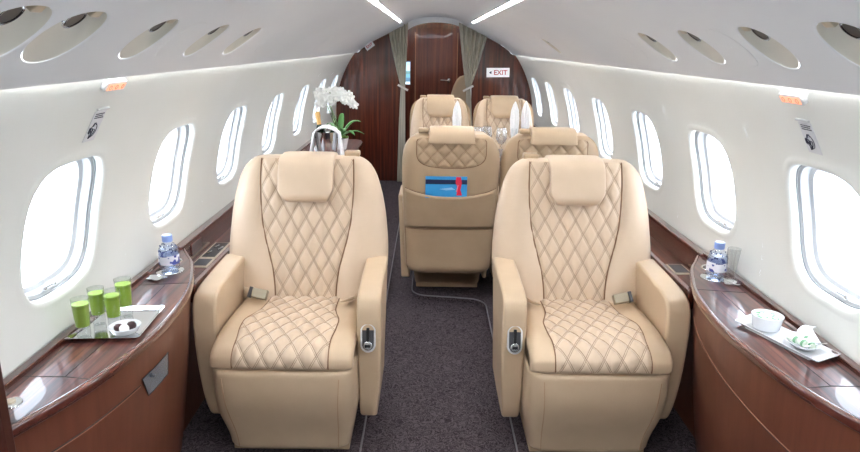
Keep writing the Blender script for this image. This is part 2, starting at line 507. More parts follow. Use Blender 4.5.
# reading light recesses
rn = {-1: ['nearest', 'second nearest', 'third', 'fourth', 'fifth', 'sixth', 'seventh'], 1: ['nearest', 'second nearest', 'third', 'fourth', 'fifth', 'sixth', 'seventh']}
cnt = {-1: 0, 1: 0}
for side, cy, cs, hw, hl, kind in REC_OUT:
    if kind != 'open': continue
    sd = 'left' if side < 0 else 'right'
    lab = 'oval air vent recess in the %s ceiling panel, %s from the camera' % (sd, rn[side][cnt[side]]); cnt[side] += 1
    base = cpos(side, cy, cs)
    t = thing('vent_recess', lab, 'ceiling vent', base, 0, 'air vent recesses in the ceiling panels')
    bm = bmesh.new()
    rings = []
    ts = [2 * PI * i / 40 for i in range(40)]
    for f, d, sh in ((1.0, .003, 0), (.97, .012, .06), (.90, .024, .16), (.76, .036, .26), (.5, .043, .34), (.2, .046, .36)):
        ring = []
        for q in ts:
            a, b = rr(q, hw * f, hl * f, 2.2)
            fr = (b / hl + 1) / 2
            ring.append(cpos(side, cy + a, cs + b + sh * hl * .9, d * (.35 + .8 * fr)) - base)
        rings.append(ring)
    V = loft(bm, rings, caps=False); bm.faces.new(V[-1])
    finish(bm, 'recess_bowl', recess_m, t, ang=70)
    c = cpos(side, cy - hw * .25, cs + hl * .52, .016) - base
    bm = bmesh.new(); rot = Euler((0, side * math.radians(38), 0))
    cyl(bm, c, .021, .016, 24, rot=rot)
    nz = finish(bm, 'air_nozzle', black, t, bevel=.002)
    bm = bmesh.new(); lathe(bm, [(.025, 0), (.026, .003), (.022, .004), (.021, 0)], n=28)
    rg = finish(bm, 'nozzle_ring', chrome, nz); rg.location = c + rot.to_matrix() @ Vector((0, 0, -.009)); rg.rotation_euler = rot
    bm = bmesh.new(); box(bm, (0, 0, 0), (.018, .03, .010)); sw = finish(bm, 'reading_lamp', brushed, t, bevel=.002)
    sw.location = cpos(side, cy + hw * .30, cs + hl * .78, .012) - base; sw.rotation_euler = rot

# end walls
def half_profile(n=30):
    pts = []
    for i in range(n):
        s = S_BOT + (S_TOP - S_BOT) * i / (n - 1); p = wpos(1, 0, s); pts.append((p.x + .004, p.z))
    for x, z in CP: pts.append((x, z - .002))
    return pts
HP = half_profile()
bm = bmesh.new()
poly = [(x, z) for x, z in HP] + [(-x, z) for x, z in HP[::-1]]
prism(bm, poly, lambda x, z: (x, Y0, z), lambda x, z: (x, Y0 - .03, z))
struct(finish(bm, 'wall_front', wall_m, smooth=False))
DX, DXR = -.365, .405      # doorway edges
def bulk(side, edge, nm):
    bm = bmesh.new()
    pts = [(side * x, z) for x, z in HP if x * side * side > abs(edge)] 
    pts = [(side * x, z) for x, z in HP]
    inner = [p for p in pts if abs(p[0]) >= abs(edge)]
    inner = inner + [(edge, 1.70), (edge, -.03)]
    prism(bm, inner, lambda x, z: (x, Y1, z), lambda x, z: (x, Y1 + .05, z))
    o = finish(bm, 'wall_rear_' + nm, wood_bulk, smooth=False); struct(o); return o
bulk(-1, DX, 'left'); bulk(1, DXR, 'right')
# white header arch over the doorway
bm = bmesh.new()
cx = (DX + DXR) / 2; hwD = (DXR - DX) / 2
arch = []
for i in range(25):
    t = PI * i / 24
    arch.append((cx + (hwD - .012) * math.cos(t), 1.52 + .215 * abs(math.sin(t)) ** .75))
top = [(DX, 1.80), (DXR, 1.80)]
poly = [(DXR, 0), (DXR - .012, 0)] + arch + [(DX + .012, 0), (DX, 0)] + top
prism(bm, poly, lambda x, z: (x, Y1 - .012, z), lambda x, z: (x, Y1 + .06, z))
struct(finish(bm, 'wall_rear_header', ceil_m, smooth=False))
# vestibule beyond the doorway
YV = 8.35
bm = bmesh.new()
for x in (-.62, .66): box(bm, (x, (Y1 + .05 + YV) / 2, .88), (.03, YV - Y1 - .05, 1.84))
struct(finish(bm, 'wall_vestibule', wood_door, smooth=False))
bm = bmesh.new(); box(bm, (.02, (Y1 + YV) / 2 + .03, 1.80), (1.3, YV - Y1, .03))
struct(finish(bm, 'ceiling_vestibule', ceil_m, smooth=False))
bm = bmesh.new(); box(bm, (.02, YV + .02, .88), (1.3, .04, 1.86))
struct(finish(bm, 'wall_vestibule_end', wood_door, smooth=False))
bm = bmesh.new(); box(bm, (.02, YV - .012, .84), (.56, .02, 1.72))
d = finish(bm, 'door_1', wood_door, smooth=False, bevel=.003); struct(d)
bm = bmesh.new(); sph(bm, (.185, YV - .04, 1.075), .028, (1, .5, 1)); tube(bm, [(.185, YV - .05, 1.075), (.08, YV - .055, 1.078)], .010, 10)
finish(bm, 'door_handle', chrome, d)
bm = bmesh.new()
for x in (-.235, .285): box(bm, (x, YV - .026, .95), (.012, .008, 1.40))
finish(bm, 'door_edge_strip', mat('pale_edge', srgb(170, 120, 95), .25), d)
for i, x in enumerate((-.30, -.14, .20)):
    bm = bmesh.new(); cyl(bm, (x, 7.75, 1.778), .022, .012, 20)
    tag(finish(bm, 'spot_light', lamp_e), 'small warm ceiling spot beyond the doorway, %s' % ('left one', 'middle one', 'right one')[i], 'light')
# monitor in the vestibule
t = thing('wall_monitor', 'small lit screen on the left just beyond the doorway', 'screen', (-.335, 7.80, 1.18))
bm = bmesh.new(); box(bm, (0, 0, 0), (.115, .03, .28)); finish(bm, 'monitor_frame', darkgrey, t, bevel=.004)
scr = mat('screen_image', srgb(150, 200, 230), .2)
def _scr(m):
    tc = N(m, 'ShaderNodeTexCoord'); sp = N(m, 'ShaderNodeSeparateXYZ'); L(m, tc.outputs['Generated'], sp.inputs[0])
    cr = N(m, 'ShaderNodeValToRGB'); e = cr.color_ramp.elements; cr.color_ramp.interpolation = 'CONSTANT'
    e[0].color = srgb(225, 235, 240); e[1].position = .85; e[1].color = srgb(170, 210, 240)
    for p, c in ((.12, srgb(60, 90, 110)), (.3, srgb(110, 170, 190)), (.45, srgb(90, 120, 90)), (.6, srgb(190, 220, 245))):
        k = e.new(p); k.color = c
    L(m, sp.outputs[2], cr.inputs['Fac']); L(m, cr.outputs['Color'], bs(m).inputs['Emission Color']); bs(m).inputs['Emission Strength'].default_value = .9
_scr(scr)
bm = bmesh.new(); box(bm, (0, -.017, 0), (.10, .004, .255)); finish(bm, 'monitor_screen', scr, t, smooth=False)

# floor: dropped aisle with raised platforms either side
bm = bmesh.new()
box(bm, (0, 2.9, -.06), (2.3, 11.2, .06))
struct(finish(bm, 'floor', carpet, smooth=False))
eR = [(.30, Y0), (.30, 2.0), (.30, 3.62)] + [(.18 + .12 * math.cos(t), 3.62 + .12 * math.sin(t)) for t in lin(.1, PI / 2, 12)] + \
    [(-.04 - .11 * math.sin(t), 3.885 - .11 * math.cos(t)) for t in lin(0, PI / 2, 12)] + [(-.151, 4.6), (-.152, Y1)]
for nm, E_, far in (('right', [(x, max(Y0, y)) for x, y in eR], 1.085), ('left', [(-.305, Y0), (-.305, 3), (-.305, Y1)], -1.085)):
    bm = bmesh.new()
    V = [[bm.verts.new((far, y, 0)), bm.verts.new((x, y, 0)), bm.verts.new((x, y, -.032))] for x, y in E_]
    for p, q in zip(V, V[1:]):
        for k6 in (0, 1): bm.faces.new((p[k6], p[k6 + 1], q[k6 + 1], q[k6]))
    struct(finish(bm, 'floor_platform_' + nm, carpet, smooth=False))
edge_m = mat('grey_edge_strip', srgb(120, 116, 122), .4)
bm = bmesh.new(); tube(bm, [(x - .001, y, -.001) for x, y in eR], .004, 6); struct(finish(bm, 'trim_1', edge_m))
bm = bmesh.new(); tube(bm, [(-.304, y, -.001) for y in (Y0, 0, 3, Y1)], .004, 6); struct(finish(bm, 'trim_2', edge_m))

# ------------------------------------------------------------------ seats
MESH = {}
def seat(kind, m, label, loc, rz):
    """kind 'wide' (front pair) or 'club' (narrower conference seats); m = local side with the aisle arm"""
    W = .342 if kind == 'wide' else .278
    key = (kind, m)
    root = thing('cabin_armchair', label, 'seat', loc, rz, 'quilted beige cabin seats')
    if key in MESH:
        def cp(src, par):
            for ch in src.children:
                c = ch.copy(); col.objects.link(c); c.parent = par
                cp(ch, c)
        cp(MESH[key], root)
        return root
    MESH[key] = root
    k = W / .33
    # ---- backrest
    wt = smooth_tab([(.40, .285 * k), (.52, .318 * k), (.64, .328 * k), (.78, .318 * k), (.86, .306 * k), (.92, .292 * k), (.965, .277 * k), (1.0, .257 * k), (1.02, .237 * k), (1.035, .212 * k), (1.040, .19 * k)])
    qt = smooth_tab([(.44, .121 * k), (.52, .125 * k), (.58, .133 * k), (.64, .147 * k), (.70, .163 * k), (.78, .179 * k), (.86, .186 * k), (.94, .189 * k), (1.04, .186 * k)])
    yfr = lambda z: .20 + .27 * (z - .45)
    T = lambda z: .078 - .03 * sstep(.7, 1.05, z)
    NN = 3.6
    def front(x, z):
        w = lerp(wt, z); s = min(1, abs(x) / w); q = lerp(qt, z)
        end = (1 - s ** NN) ** (1 / NN) if s < 1 else 0
        b = 0
        if abs(x) > q:
            u = (abs(x) - q) / max(.02, w - q)
            b = .030 * math.sin(min(1, u * 1.05) * PI) ** .55 if u * 1.05 < 1 else 0
            b *= 1 - .55 * sstep(.8, 1.04, z)
        return yfr(z) + T(z) * (1 - end) - b
    bm = bmesh.new(); rings = []
    zs = [.30] + lin(.34, .98, 30) + lin(.99, 1.040, 10)
    ss = [math.sin(PI / 2 * t) for t in lin(-1, 1, 49)]
    for z in zs:
        w = lerp(wt, z); rg = []
        f = 1
        if z > 1.01: f = math.sqrt(max(0, 1 - ((z - 1.01) / .031) ** 2)) * .95 + .05
        yc = yfr(z) + T(z)
        for s in ss:
            y = front(s * w, z); rg.append((s * w, yc + (y - yc) * f, z))
        for s in ss[-2:0:-2]:
            rg.append((s * w, yc + T(z) * (1 - abs(s) ** NN) ** (1 / NN) * f, z))
        rings.append(rg)
    loft(bm, rings)
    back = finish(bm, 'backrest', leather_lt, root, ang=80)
    # quilted centre panel
    dw, dh = .064, .114
    def puff(u, v):
        a = abs(math.sin(PI * (u + v))); b = abs(math.sin(PI * (u - v)))
        return min(1, max(0, a * b * 1.3 - .02)) ** .55
    nq, nz_ = (97, 131) if kind == 'wide' else (65, 91)
    bm = bmesh.new()
    def qf(a, z):
        x = a * lerp(qt, z)
        u, v = x / dw, z / dh
        e = min(1, (1 - abs(a)) * 9) ** .6 * min(1, (z - .438) * 40) ** .5 * min(1, max(0, (1.034 - z)) * 40) ** .5
        return Vector((x, front(x * .995, z) - .001 - .0075 * puff(u, v) * e - .003 * e, z))
    grid(bm, qf, lin(-1, 1, nq), lin(.4385, 1.033, nz_), lambda a, z: (a * lerp(qt, z) / dw, z / dh))
    finish(bm, 'quilted_panel', quilt_m, back, ang=180)
    for s in (-1, 1):
        bm = bmesh.new()
        tube(bm, [(s * lerp(qt, z), front(s * lerp(qt, z), z) - .0045, z) for z in lin(.44, 1.032, 60)], .0030, 6)
        finish(bm, 'seam_piping', piping, back)
    # ---- rear shell with pocket
    ws = smooth_tab([(.18, .225 * k), (.205, .250 * k), (.29, .268 * k), (.5, .285 * k), (.8, .300 * k), (.92, .288 * k), (.985, .252 * k), (1.015, .20 * k), (1.028, .15 * k)]) if kind == 'wide' else \
        smooth_tab([(.180, .228), (.20, .252), (.26, .263), (.5, .270), (.8, .278), (.92, .271), (.985, .244), (1.02, .20), (1.034, .145)])
    yb = lambda z: .395 + .07 * sstep(.3, 1.0, z)
    bm = bmesh.new(); rings = []
    for z in lin(.18, .245, 6) + lin(.29, .96, 20) + lin(.98, 1.032, 8):
        w = lerp(ws, z); y0 = min(yfr(z) + T(z) * .9, yb(z) - .02); y1 = yb(z)
        f = 1
        if z > 1.0: f = math.sqrt(max(0, 1 - ((z - 1.0) / .034) ** 2)) * .9 + .1
        if z < .235: f = .75 + .25 * math.sqrt(max(0, 1 - ((.235 - z) / .056) ** 2))
        y1 = y0 + (y1 - y0) * f
        rg = [(w * t, y0, z) for t in (-1, -.5, 0, .5, 1)]
        for q in lin(0, PI, 33)[1:-1]:
            c, s = math.cos(q), math.sin(q)
            rg.append((w * math.copysign(abs(c) ** .42, c), y0 + (y1 - y0) * abs(s) ** .42, z))
        rings.append(rg)
    loft(bm, rings)
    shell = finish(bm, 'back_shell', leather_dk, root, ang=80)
    def rear(x, z):
        w = lerp(ws, z); y0 = min(yfr(z) + T(z) * .9, yb(z) - .02); s = min(.999, abs(x) / w)
        return y0 + (yb(z) - y0) * (1 - s ** 4.76) ** (.21)
    def rear_pt(x, z, d): return Vector((x, rear(x, z) + d, z))
    # quilted patch at the top of the shell
    bm = bmesh.new(); K = k if kind == 'wide' else .9
    def qr(z):
        if z > .93: return min(.215 * K, lerp(ws, z) * .80)
        return .215 * K * (1 - min(1, ((.93 - z) / .092)) ** 3) ** (1 / 3)
    def qrf(a, z):
        x = a * qr(z); u, v = x / .078, z / .085
        e = min(1, (1 - abs(a)) * 9) ** .6 * min(1, max(0, z - .838) * 50) ** .5
        return rear_pt(x, z, .001 + .009 * puff(u, v) * e)
    grid(bm, qrf, lin(-1, 1, 81), [.838 + .001 + .168 * (i / 44) for i in range(45)], lambda a, z: (a * qr(z) / .078, z / .085))
    finish(bm, 'quilted_back_patch', quilt_dk, shell, ang=180)
    bm = bmesh.new()
    pts = [(-qr(z), z) for z in lin(1.0, .84, 24)] + [(x, .838) for x in lin(-qr(.8401), qr(.8401), 7)[1:-1]] + [(qr(z), z) for z in lin(.84, 1.0, 24)]
    tube(bm, [rear_pt(x, z, .001) for x, z in pts], .0024, 6)
    # pocket edge and lower flap seams
    zp = lambda x: .672 + .055 * (abs(x) / W) ** 2.4
    tube(bm, [rear_pt(x, zp(x), .010) for x in lin(-W * .93, W * .93, 41)], .003, 6)
    tube(bm, [rear_pt(x, .468, .003) for x in lin(-W * .90, W * .90, 41)], .0022, 6)
    for s in (-1, 1):
        tube(bm, [rear_pt(s * lerp(ws, z) * .955, z, .001) for z in lin(.21, .47, 10)], .002, 6)
    finish(bm, 'shell_piping', piping, shell)
    bm = bmesh.new()
    def pk(x, v):
        z = .475 + (zp(x) - .475) * v
        return rear_pt(x, z, .001 + .010 * v + .006 * v * (1 - (abs(x) / W) ** 2))
    grid(bm, pk, lin(-W * .93, W * .93, 31), lin(0, 1, 12))
    p = finish(bm, 'back_pocket', leather_dk, shell, ang=80)
    so = p.modifiers.new('solid', 'SOLIDIFY'); so.thickness = .004; so.offset = 1
    # ---- headrest wrapped over the top of the backrest
    bm = bmesh.new()
    zt = 1.028
    yb_top = rear(0, 1.0) + .004
    path = [(yfr(.878) - .020, .878), (yfr(.886) - .034, .888), (yfr(.91) - .038, .912), (yfr(.95) - .038, .95), (yfr(1.0) - .033, 1.0), (yfr(1.03) - .020, 1.020), (yfr(1.04) + .012, zt + .002), (yb_top - .035, zt + .004), (yb_top - .006, 1.024), (yb_top + .008, 1.01), (yb_top + .012, .985), (yb_top + .010, .968)]
    path = smooth_tab(path)
    rings = []
    n = len(path)
    for i, (y, z) in enumerate(path):
        a = path[max(i - 1, 0)]; b = path[min(i + 1, n - 1)]
        ty, tz = b[0] - a[0], b[1] - a[1]; l = math.hypot(ty, tz) or 1
        ny, nz2 = -tz / l, ty / l            # outward (front side: -y)
        if i < n / 2: fr_ = min(1, i / (n * .22))
        hwid = .114 if kind == 'wide' else .124
        if z < .94 and i < n / 2: hwid *= (1 - .30 * (1 - min(1, max(0, z - .875) / .045)) ** 2.2)
        if i > n * .8: hwid *= 1 + .05 * (i - n * .8) / (n * .2)
        th = .019
        rg = []
        for q in range(32):
            c, s = math.cos(2 * PI * q / 32), math.sin(2 * PI * q / 32)
            ex = .28
            X = hwid * math.copysign(abs(c) ** ex, c); D = th * math.copysign(abs(s) ** ex, s)
            if i == 0 or i == n - 1: X *= .93; D *= .4
            rg.append((X, y + ny * D, z + nz2 * D))
        rings.append(rg)
    loft(bm, rings)
    finish(bm, 'headrest', leather_lt if kind == 'wide' else leather, root, ang=80, loc=(0, 0, 0 if kind == 'wide' else .015))
    # belt guide pad beside the headrest
    bm = bmesh.new(); box(bm, (m * .175 * K, rear(0, 1.0) - .035, 1.045), (.062 * K, .06, .026)); finish(bm, 'belt_guide', leather_dk, root, bevel=.008)
    # ---- cushion
    cw = .252 if kind == 'wide' else .225
    bm = bmesh.new(); rings = []
    prof = [(.27, .40), (.27, .455), (.20, .468), (.05, .478), (-.10, .484), (-.20, .482), (-.262, .470), (-.293, .447), (-.302, .425), (-.302, .405), (-.295, .397)]
    pr = smooth_tab(prof)
    def csurf(x, j):
        y, z = pr[j]
        s = min(1, abs(x) / cw)
        e = max(0, 1 - s ** 5) ** (1 / 5)
        yy, zz = y, z
        bol = .020 * math.exp(-((abs(x) - cw * .86) / (cw * .17)) ** 2) * sstep(-.28, -.1, y)
        zz = .405 + (z - .405) * (.45 + .55 * e) + bol * (1 if z > .44 else 0)
        if y < -.22: yy = -.22 + (y + .22) * (.5 + .5 * e)
        return Vector((x, yy, zz))
    sx = [math.sin(PI / 2 * t) for t in lin(-1, 1, 41)]
    V = grid(bm, lambda a, j: csurf(a * cw, j), sx, list(range(len(pr))))
    bot = [V[0], V[-1]]
    loop = [v for v in V[-1]] + [r[-1] for r in V[::-1]][1:] + [v for v in V[0][::-1]][1:] + [r[0] for r in V][1:-1]
    bm.faces.new(loop)
    cush = finish(bm, 'seat_cushion', leather, root, ang=70)
    # quilted cushion panel: wide at the front, waisted towards the back
    qc = smooth_tab([(-.31, .168), (-.22, .168), (-.15, .176), (-.07, .176), (.01, .156), (.06, .146), (.12, .143), (.22, .142)])
    arc = [0]
    for a, b in zip(pr, pr[1:]): arc.append(arc[-1] + math.dist(a, b))
    jn = [j for j in range(len(pr)) if .47 >= 0 and pr[j][0] < .235]
    a0, a1 = arc[jn[0]], arc[-1] - .012
    kk = cw / .252
    def cs_at(x, s):
        for j in range(len(arc) - 1):
            if s <= arc[j + 1]:
                t = (s - arc[j]) / (arc[j + 1] - arc[j] or 1)
                return csurf(x, j).lerp(csurf(x, j + 1), t), j
        return csurf(x, len(arc) - 1), len(arc) - 1
    def qcf(a, s, want=False):
        p0, j = cs_at(0, s)
        hwx = lerp(qc, p0.y) * kk
        x = a * hwx; p, j = cs_at(x, s)
        j0, j1 = max(j - 1, 0), min(j + 2, len(pr) - 1)
        ty, tz = pr[j1][0] - pr[j0][0], pr[j1][1] - pr[j0][1]; l = math.hypot(ty, tz) or 1
        n_ = Vector((0, tz / l, -ty / l))
        e = min(1, (1 - abs(a)) * 9) ** .6 * min(1, max(0, (a1 - s)) * 40) ** .5
        return p + n_ * (.0015 + (.0095 * puff(x / dw, s / .105) + .002) * e)
    bm = bmesh.new()
    grid(bm, qcf, lin(-1, 1, 81 if kind == 'wide' else 41), lin(a0, a1, 111 if kind == 'wide' else 51), lambda a, s: (a * lerp(qc, cs_at(0, s)[0].y) * kk / dw, s / .105))
    finish(bm, 'quilted_panel', quilt_m, cush, ang=180)
    for sg in (-1, 1):
        bm = bmesh.new()
        tube(bm, [qcf(sg, s) for s in lin(a0, a1, 50)], .0024, 6)
        finish(bm, 'seam_piping', piping, cush)
    # ---- leg rest under the cushion
    bm = bmesh.new(); rings = []
    for z in [.030, .034, .045] + lin(.07, .37, 12) + [.382, .390, .393]:
        t = (z - .03) / .363
        w = (cw + .004) * (.885 + .115 * sstep(0, .55, t)); yf_ = -.225 - .085 * sstep(0, .8, t)
        sh = 0
        if z < .05: sh = .012 * (1 - math.sqrt(max(0, 1 - ((.05 - z) / .02) ** 2)))
        if z > .378: sh = .010 * (1 - math.sqrt(max(0, 1 - ((z - .378) / .0151) ** 2)))
        rg = []
        for q in lin(0, PI, 33):
            c, s = math.cos(q), math.sin(q)
            rg.append(((w - sh) * math.copysign(abs(c) ** .30, c), -.10 - ((-.10 - yf_) - sh) * abs(s) ** .30, z))
        rg += [(-(w - sh), .12, z), ((w - sh), .12, z)]
        rings.append(rg)
    loft(bm, rings)
    lr = finish(bm, 'leg_rest', leather, root, ang=70)
    bm = bmesh.new()
    for sg in (-1, 1):
        bm = bmesh.new()
        tube(bm, [(sg * (.205 * kk - .020 * (1 - t)), -.2265 - .085 * sstep(0, .8, t) + (.0015), .045 + .325 * t) for t in lin(0, 1, 14)], .0014, 6)
        finish(bm, 'leg_rest_seam', pale_seam, lr)
    bm = bmesh.new(); box(bm, (0, -.03, .016), (.44 * kk, .30, .03)); box(bm, (0, -.03, .12), (.42 * kk, .30, .20))
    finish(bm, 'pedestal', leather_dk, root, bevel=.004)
    # ---- armrests
    A = smooth_tab([(.27, .640), (.10, .636), (0, .632), (-.095, .624), (-.148, .600), (-.167, .53), (-.165, .38), (-.160, .30), (-.150, .21), (-.132, .14), (-.105, .105), (-.05, .095)])
    A = A + [(.12, .095), (.27, .12)]
    xo, xi = W, W - .088
    for sg in (-1, 1):
        if kind == 'club': xo, xi = (.304, .23) if sg == m else (.256, .21)
        bm = bmesh.new()
        def ar(inner):
            def f(y, z):
                u = max(0, min(1, (.6 - z) / .55))
                x = (xi + .004 * u) if inner else xo - .026 * u ** 1.6 + .006 * math.sin(PI * u)
                return (sg * x, y, z)
            return f
        prism(bm, A, ar(True), ar(False))
        arm = finish(bm, 'armrest', leather, root, bevel=.011, seg=4, ang=70)
        if sg == m and kind == 'wide':
            # seat control: chrome oval with handle and knob, on the sloping front of the aisle arm
            cpn = bpy.data.objects.new('seat_control', None)
            bm = bmesh.new()
            ov = lambda a, b, z: [(a * (math.cos(t)) , (b - a) * (1 if math.sin(t) > 0 else -1) * (1 if abs(math.sin(t)) > 1e-6 else 0) + a * math.sin(t), z) for t in [2 * PI * i / 40 for i in range(40)]]
            loft(bm, [ov(.025, .046, -.010), ov(.025, .046, .004), ov(.023, .044, .007), ov(.0205, .0415, .007), ov(.0195, .0405, .002)])
            ctl = finish(bm, 'seat_control', ring_m, arm)
            cx_ = sg * ((xo + xi) / 2 - .002); ctl.scale = (1.12, 1.2, 1)
            ctl.location = (cx_, -.1695, .466); ctl.rotation_euler = (math.radians(80), 0, 0)
            bm = bmesh.new(); loft(bm, [ov(.019, .040, .001), ov(.019, .040, .0035)]); finish(bm, 'control_plate', darkgrey, ctl)
            bm = bmesh.new(); box(bm, (0, .010, .007), (.010, .044, .008)); finish(bm, 'release_lever', black, ctl, bevel=.002)
            bm = bmesh.new(); cyl(bm, (0, -.024, .006), .0145, .010, 24); finish(bm, 'control_knob', chrome, ctl, bevel=.002)
            bm = bmesh.new(); box(bm, (0, -.024, .0125), (.018, .008, .005)); finish(bm, 'knob_bar', black, ctl)
    # ---- seat belt
    if kind == 'wide':
        bm = bmesh.new()
        x0 = -m * .205
        box(bm, (0, 0, 0), (.062, .026, .040)); 
        bk = finish(bm, 'belt_buckle', buckle_m, root, bevel=.004)
        bk.location = (-m * .165, .105, .522); bk.rotation_euler = (math.radians(-35), math.radians(m * 8), math.radians(-m * 8))
        bm = bmesh.new(); box(bm, (-m * .0395, 0, 0), (.014, .018, .044)); finish(bm, 'buckle_end', darkgrey, bk, bevel=.002)
        bm = bmesh.new()
        pts = [(-m * .195, .112, .517), (-m * .222, .122, .522), (-m * .240, .145, .515), (-m * .243, .19, .485)]
        for a, b in zip(pts, pts[1:]):
            pass
        pts = smooth_tab(pts)
        V = [[bm.verts.new((p[0], p[1] + .006 * s, p[2] + .018 * s)) for s in (-1, 1)] for p in pts]
        for a, b in zip(V, V[1:]): bm.faces.new((a[0], a[1], b[1], b[0]))
        st = finish(bm, 'belt_strap', strap_m, root); so = st.modifiers.new('s', 'SOLIDIFY'); so.thickness = .004
        bm = bmesh.new()
        pts = smooth_tab([(m * .242, .15, .555), (m * .225, .12, .530), (m * .205, .095, .516), (m * .180, .075, .512), (m * .165, .065, .510), (m * .178, .080, .502), (m * .21, .10, .505), (m * .235, .13, .51)])
        V = [[bm.verts.new((p[0] + m * .004 * s, p[1] - .020 * s, p[2] + .010 * s)) for s in (-1, 1)] for p in pts]
        for a, b in zip(V, V[1:]): bm.faces.new((a[0], a[1], b[1], b[0]))
        st = finish(bm, 'belt_strap', strap_m, root); so = st.modifiers.new('s', 'SOLIDIFY'); so.thickness = .004
    return root

seat('wide', 1, 'wide beige quilted leather seat facing the camera, front left of the aisle', (-.566, 2.35, 0), 0)
seat('wide', -1, 'wide beige quilted leather seat facing the camera, front right of the aisle', (.563, 2.35, 0), 0)
seat('club', 1, 'tan seat turned away from the camera with a blue brochure in its back pocket', (.070, 4.045, 0), PI)
seat('club', 1, 'tan seat turned away, mostly hidden behind the front right seat', (.632, 4.05, 0), PI)
seat('club', -1, 'far beige quilted seat facing the camera, left one behind the table', (.045, 5.60, 0), 0)
seat('club', -1, 'far beige quilted seat facing the camera, right one beside the wall', (.622, 5.60, 0), 0)

# crew seat beyond the doorway
t = thing('crew_seat', 'beige crew seat beyond the doorway, half hidden by the right curtain', 'seat', (.36, 7.62, 0))
bm = bmesh.new(); rings = []
for z, w in ((.35, .17), (.5, .19), (.8, .185), (.95, .165), (1.05, .135), (1.12, .10), (1.155, .06), (1.165, .02)):
    rings.append([(w * math.copysign(abs(math.cos(q)) ** .5, math.cos(q)), .05 * math.copysign(abs(math.sin(q)) ** .5, math.sin(q)) + .1, z) for q in [2 * PI * i / 28 for i in range(28)]])
loft(bm, rings); finish(bm, 'backrest', leather, t, ang=70)
bm = bmesh.new(); box(bm, (0, -.04, .40), (.36, .34, .10)); finish(bm, 'seat_cushion', leather, t, bevel=.03)
bm = bmesh.new(); box(bm, (0, -.02, .17), (.30, .26, .36)); finish(bm, 'pedestal', leather_dk, t, bevel=.01)

# brochure in the pocket of the first turned-away seat
t = thing('brochure', 'blue brochure with a dark band and red mark tucked in a seat back pocket', 'brochure', (.045, 3.5965, .692))
bm = bmesh.new(); box(bm, (0, 0, .035), (.235, .005, .125))
blue = mat('blue_print', srgb(54, 150, 210), .3); navy = mat('navy_print', srgb(30, 40, 78), .3); redp = mat('red_print', srgb(214, 40, 70), .3); pinkp = mat('pink_print', srgb(230, 140, 160), .3)
cov = finish(bm, 'brochure_cover', blue, t, smooth=False)
bm = bmesh.new(); box(bm, (0, -.0032, .066), (.234, .001, .026)); finish(bm, 'navy_band', navy, cov, smooth=False)
bm = bmesh.new(); prism(bm, [(.055, .095), (.082, .095), (.088, .06), (.080, .02), (.09, -.01), (.058, -.01), (.066, .03), (.052, .062)], lambda x, z: (x, -.0052, z), lambda x, z: (x, -.0038, z)); finish(bm, 'red_mark', redp, cov, smooth=False)
bm = bmesh.new(); prism(bm, [(.055, .01), (.064, .05), (.069, .05), (.062, .01)], lambda x, z: (x, -.0062, z), lambda x, z: (x, -.0054, z)); finish(bm, 'pink_mark', pinkp, cov, smooth=False)
bm = bmesh.new(); prism(bm, [(-.04, .025), (.03, .034), (.05, .022), (.0, .018)], lambda x, z: (x, -.0046, z), lambda x, z: (x, -.0034, z)); finish(bm, 'pale_mark', mat('pale_blue_print', srgb(150, 200, 235), .3), cov, smooth=False)

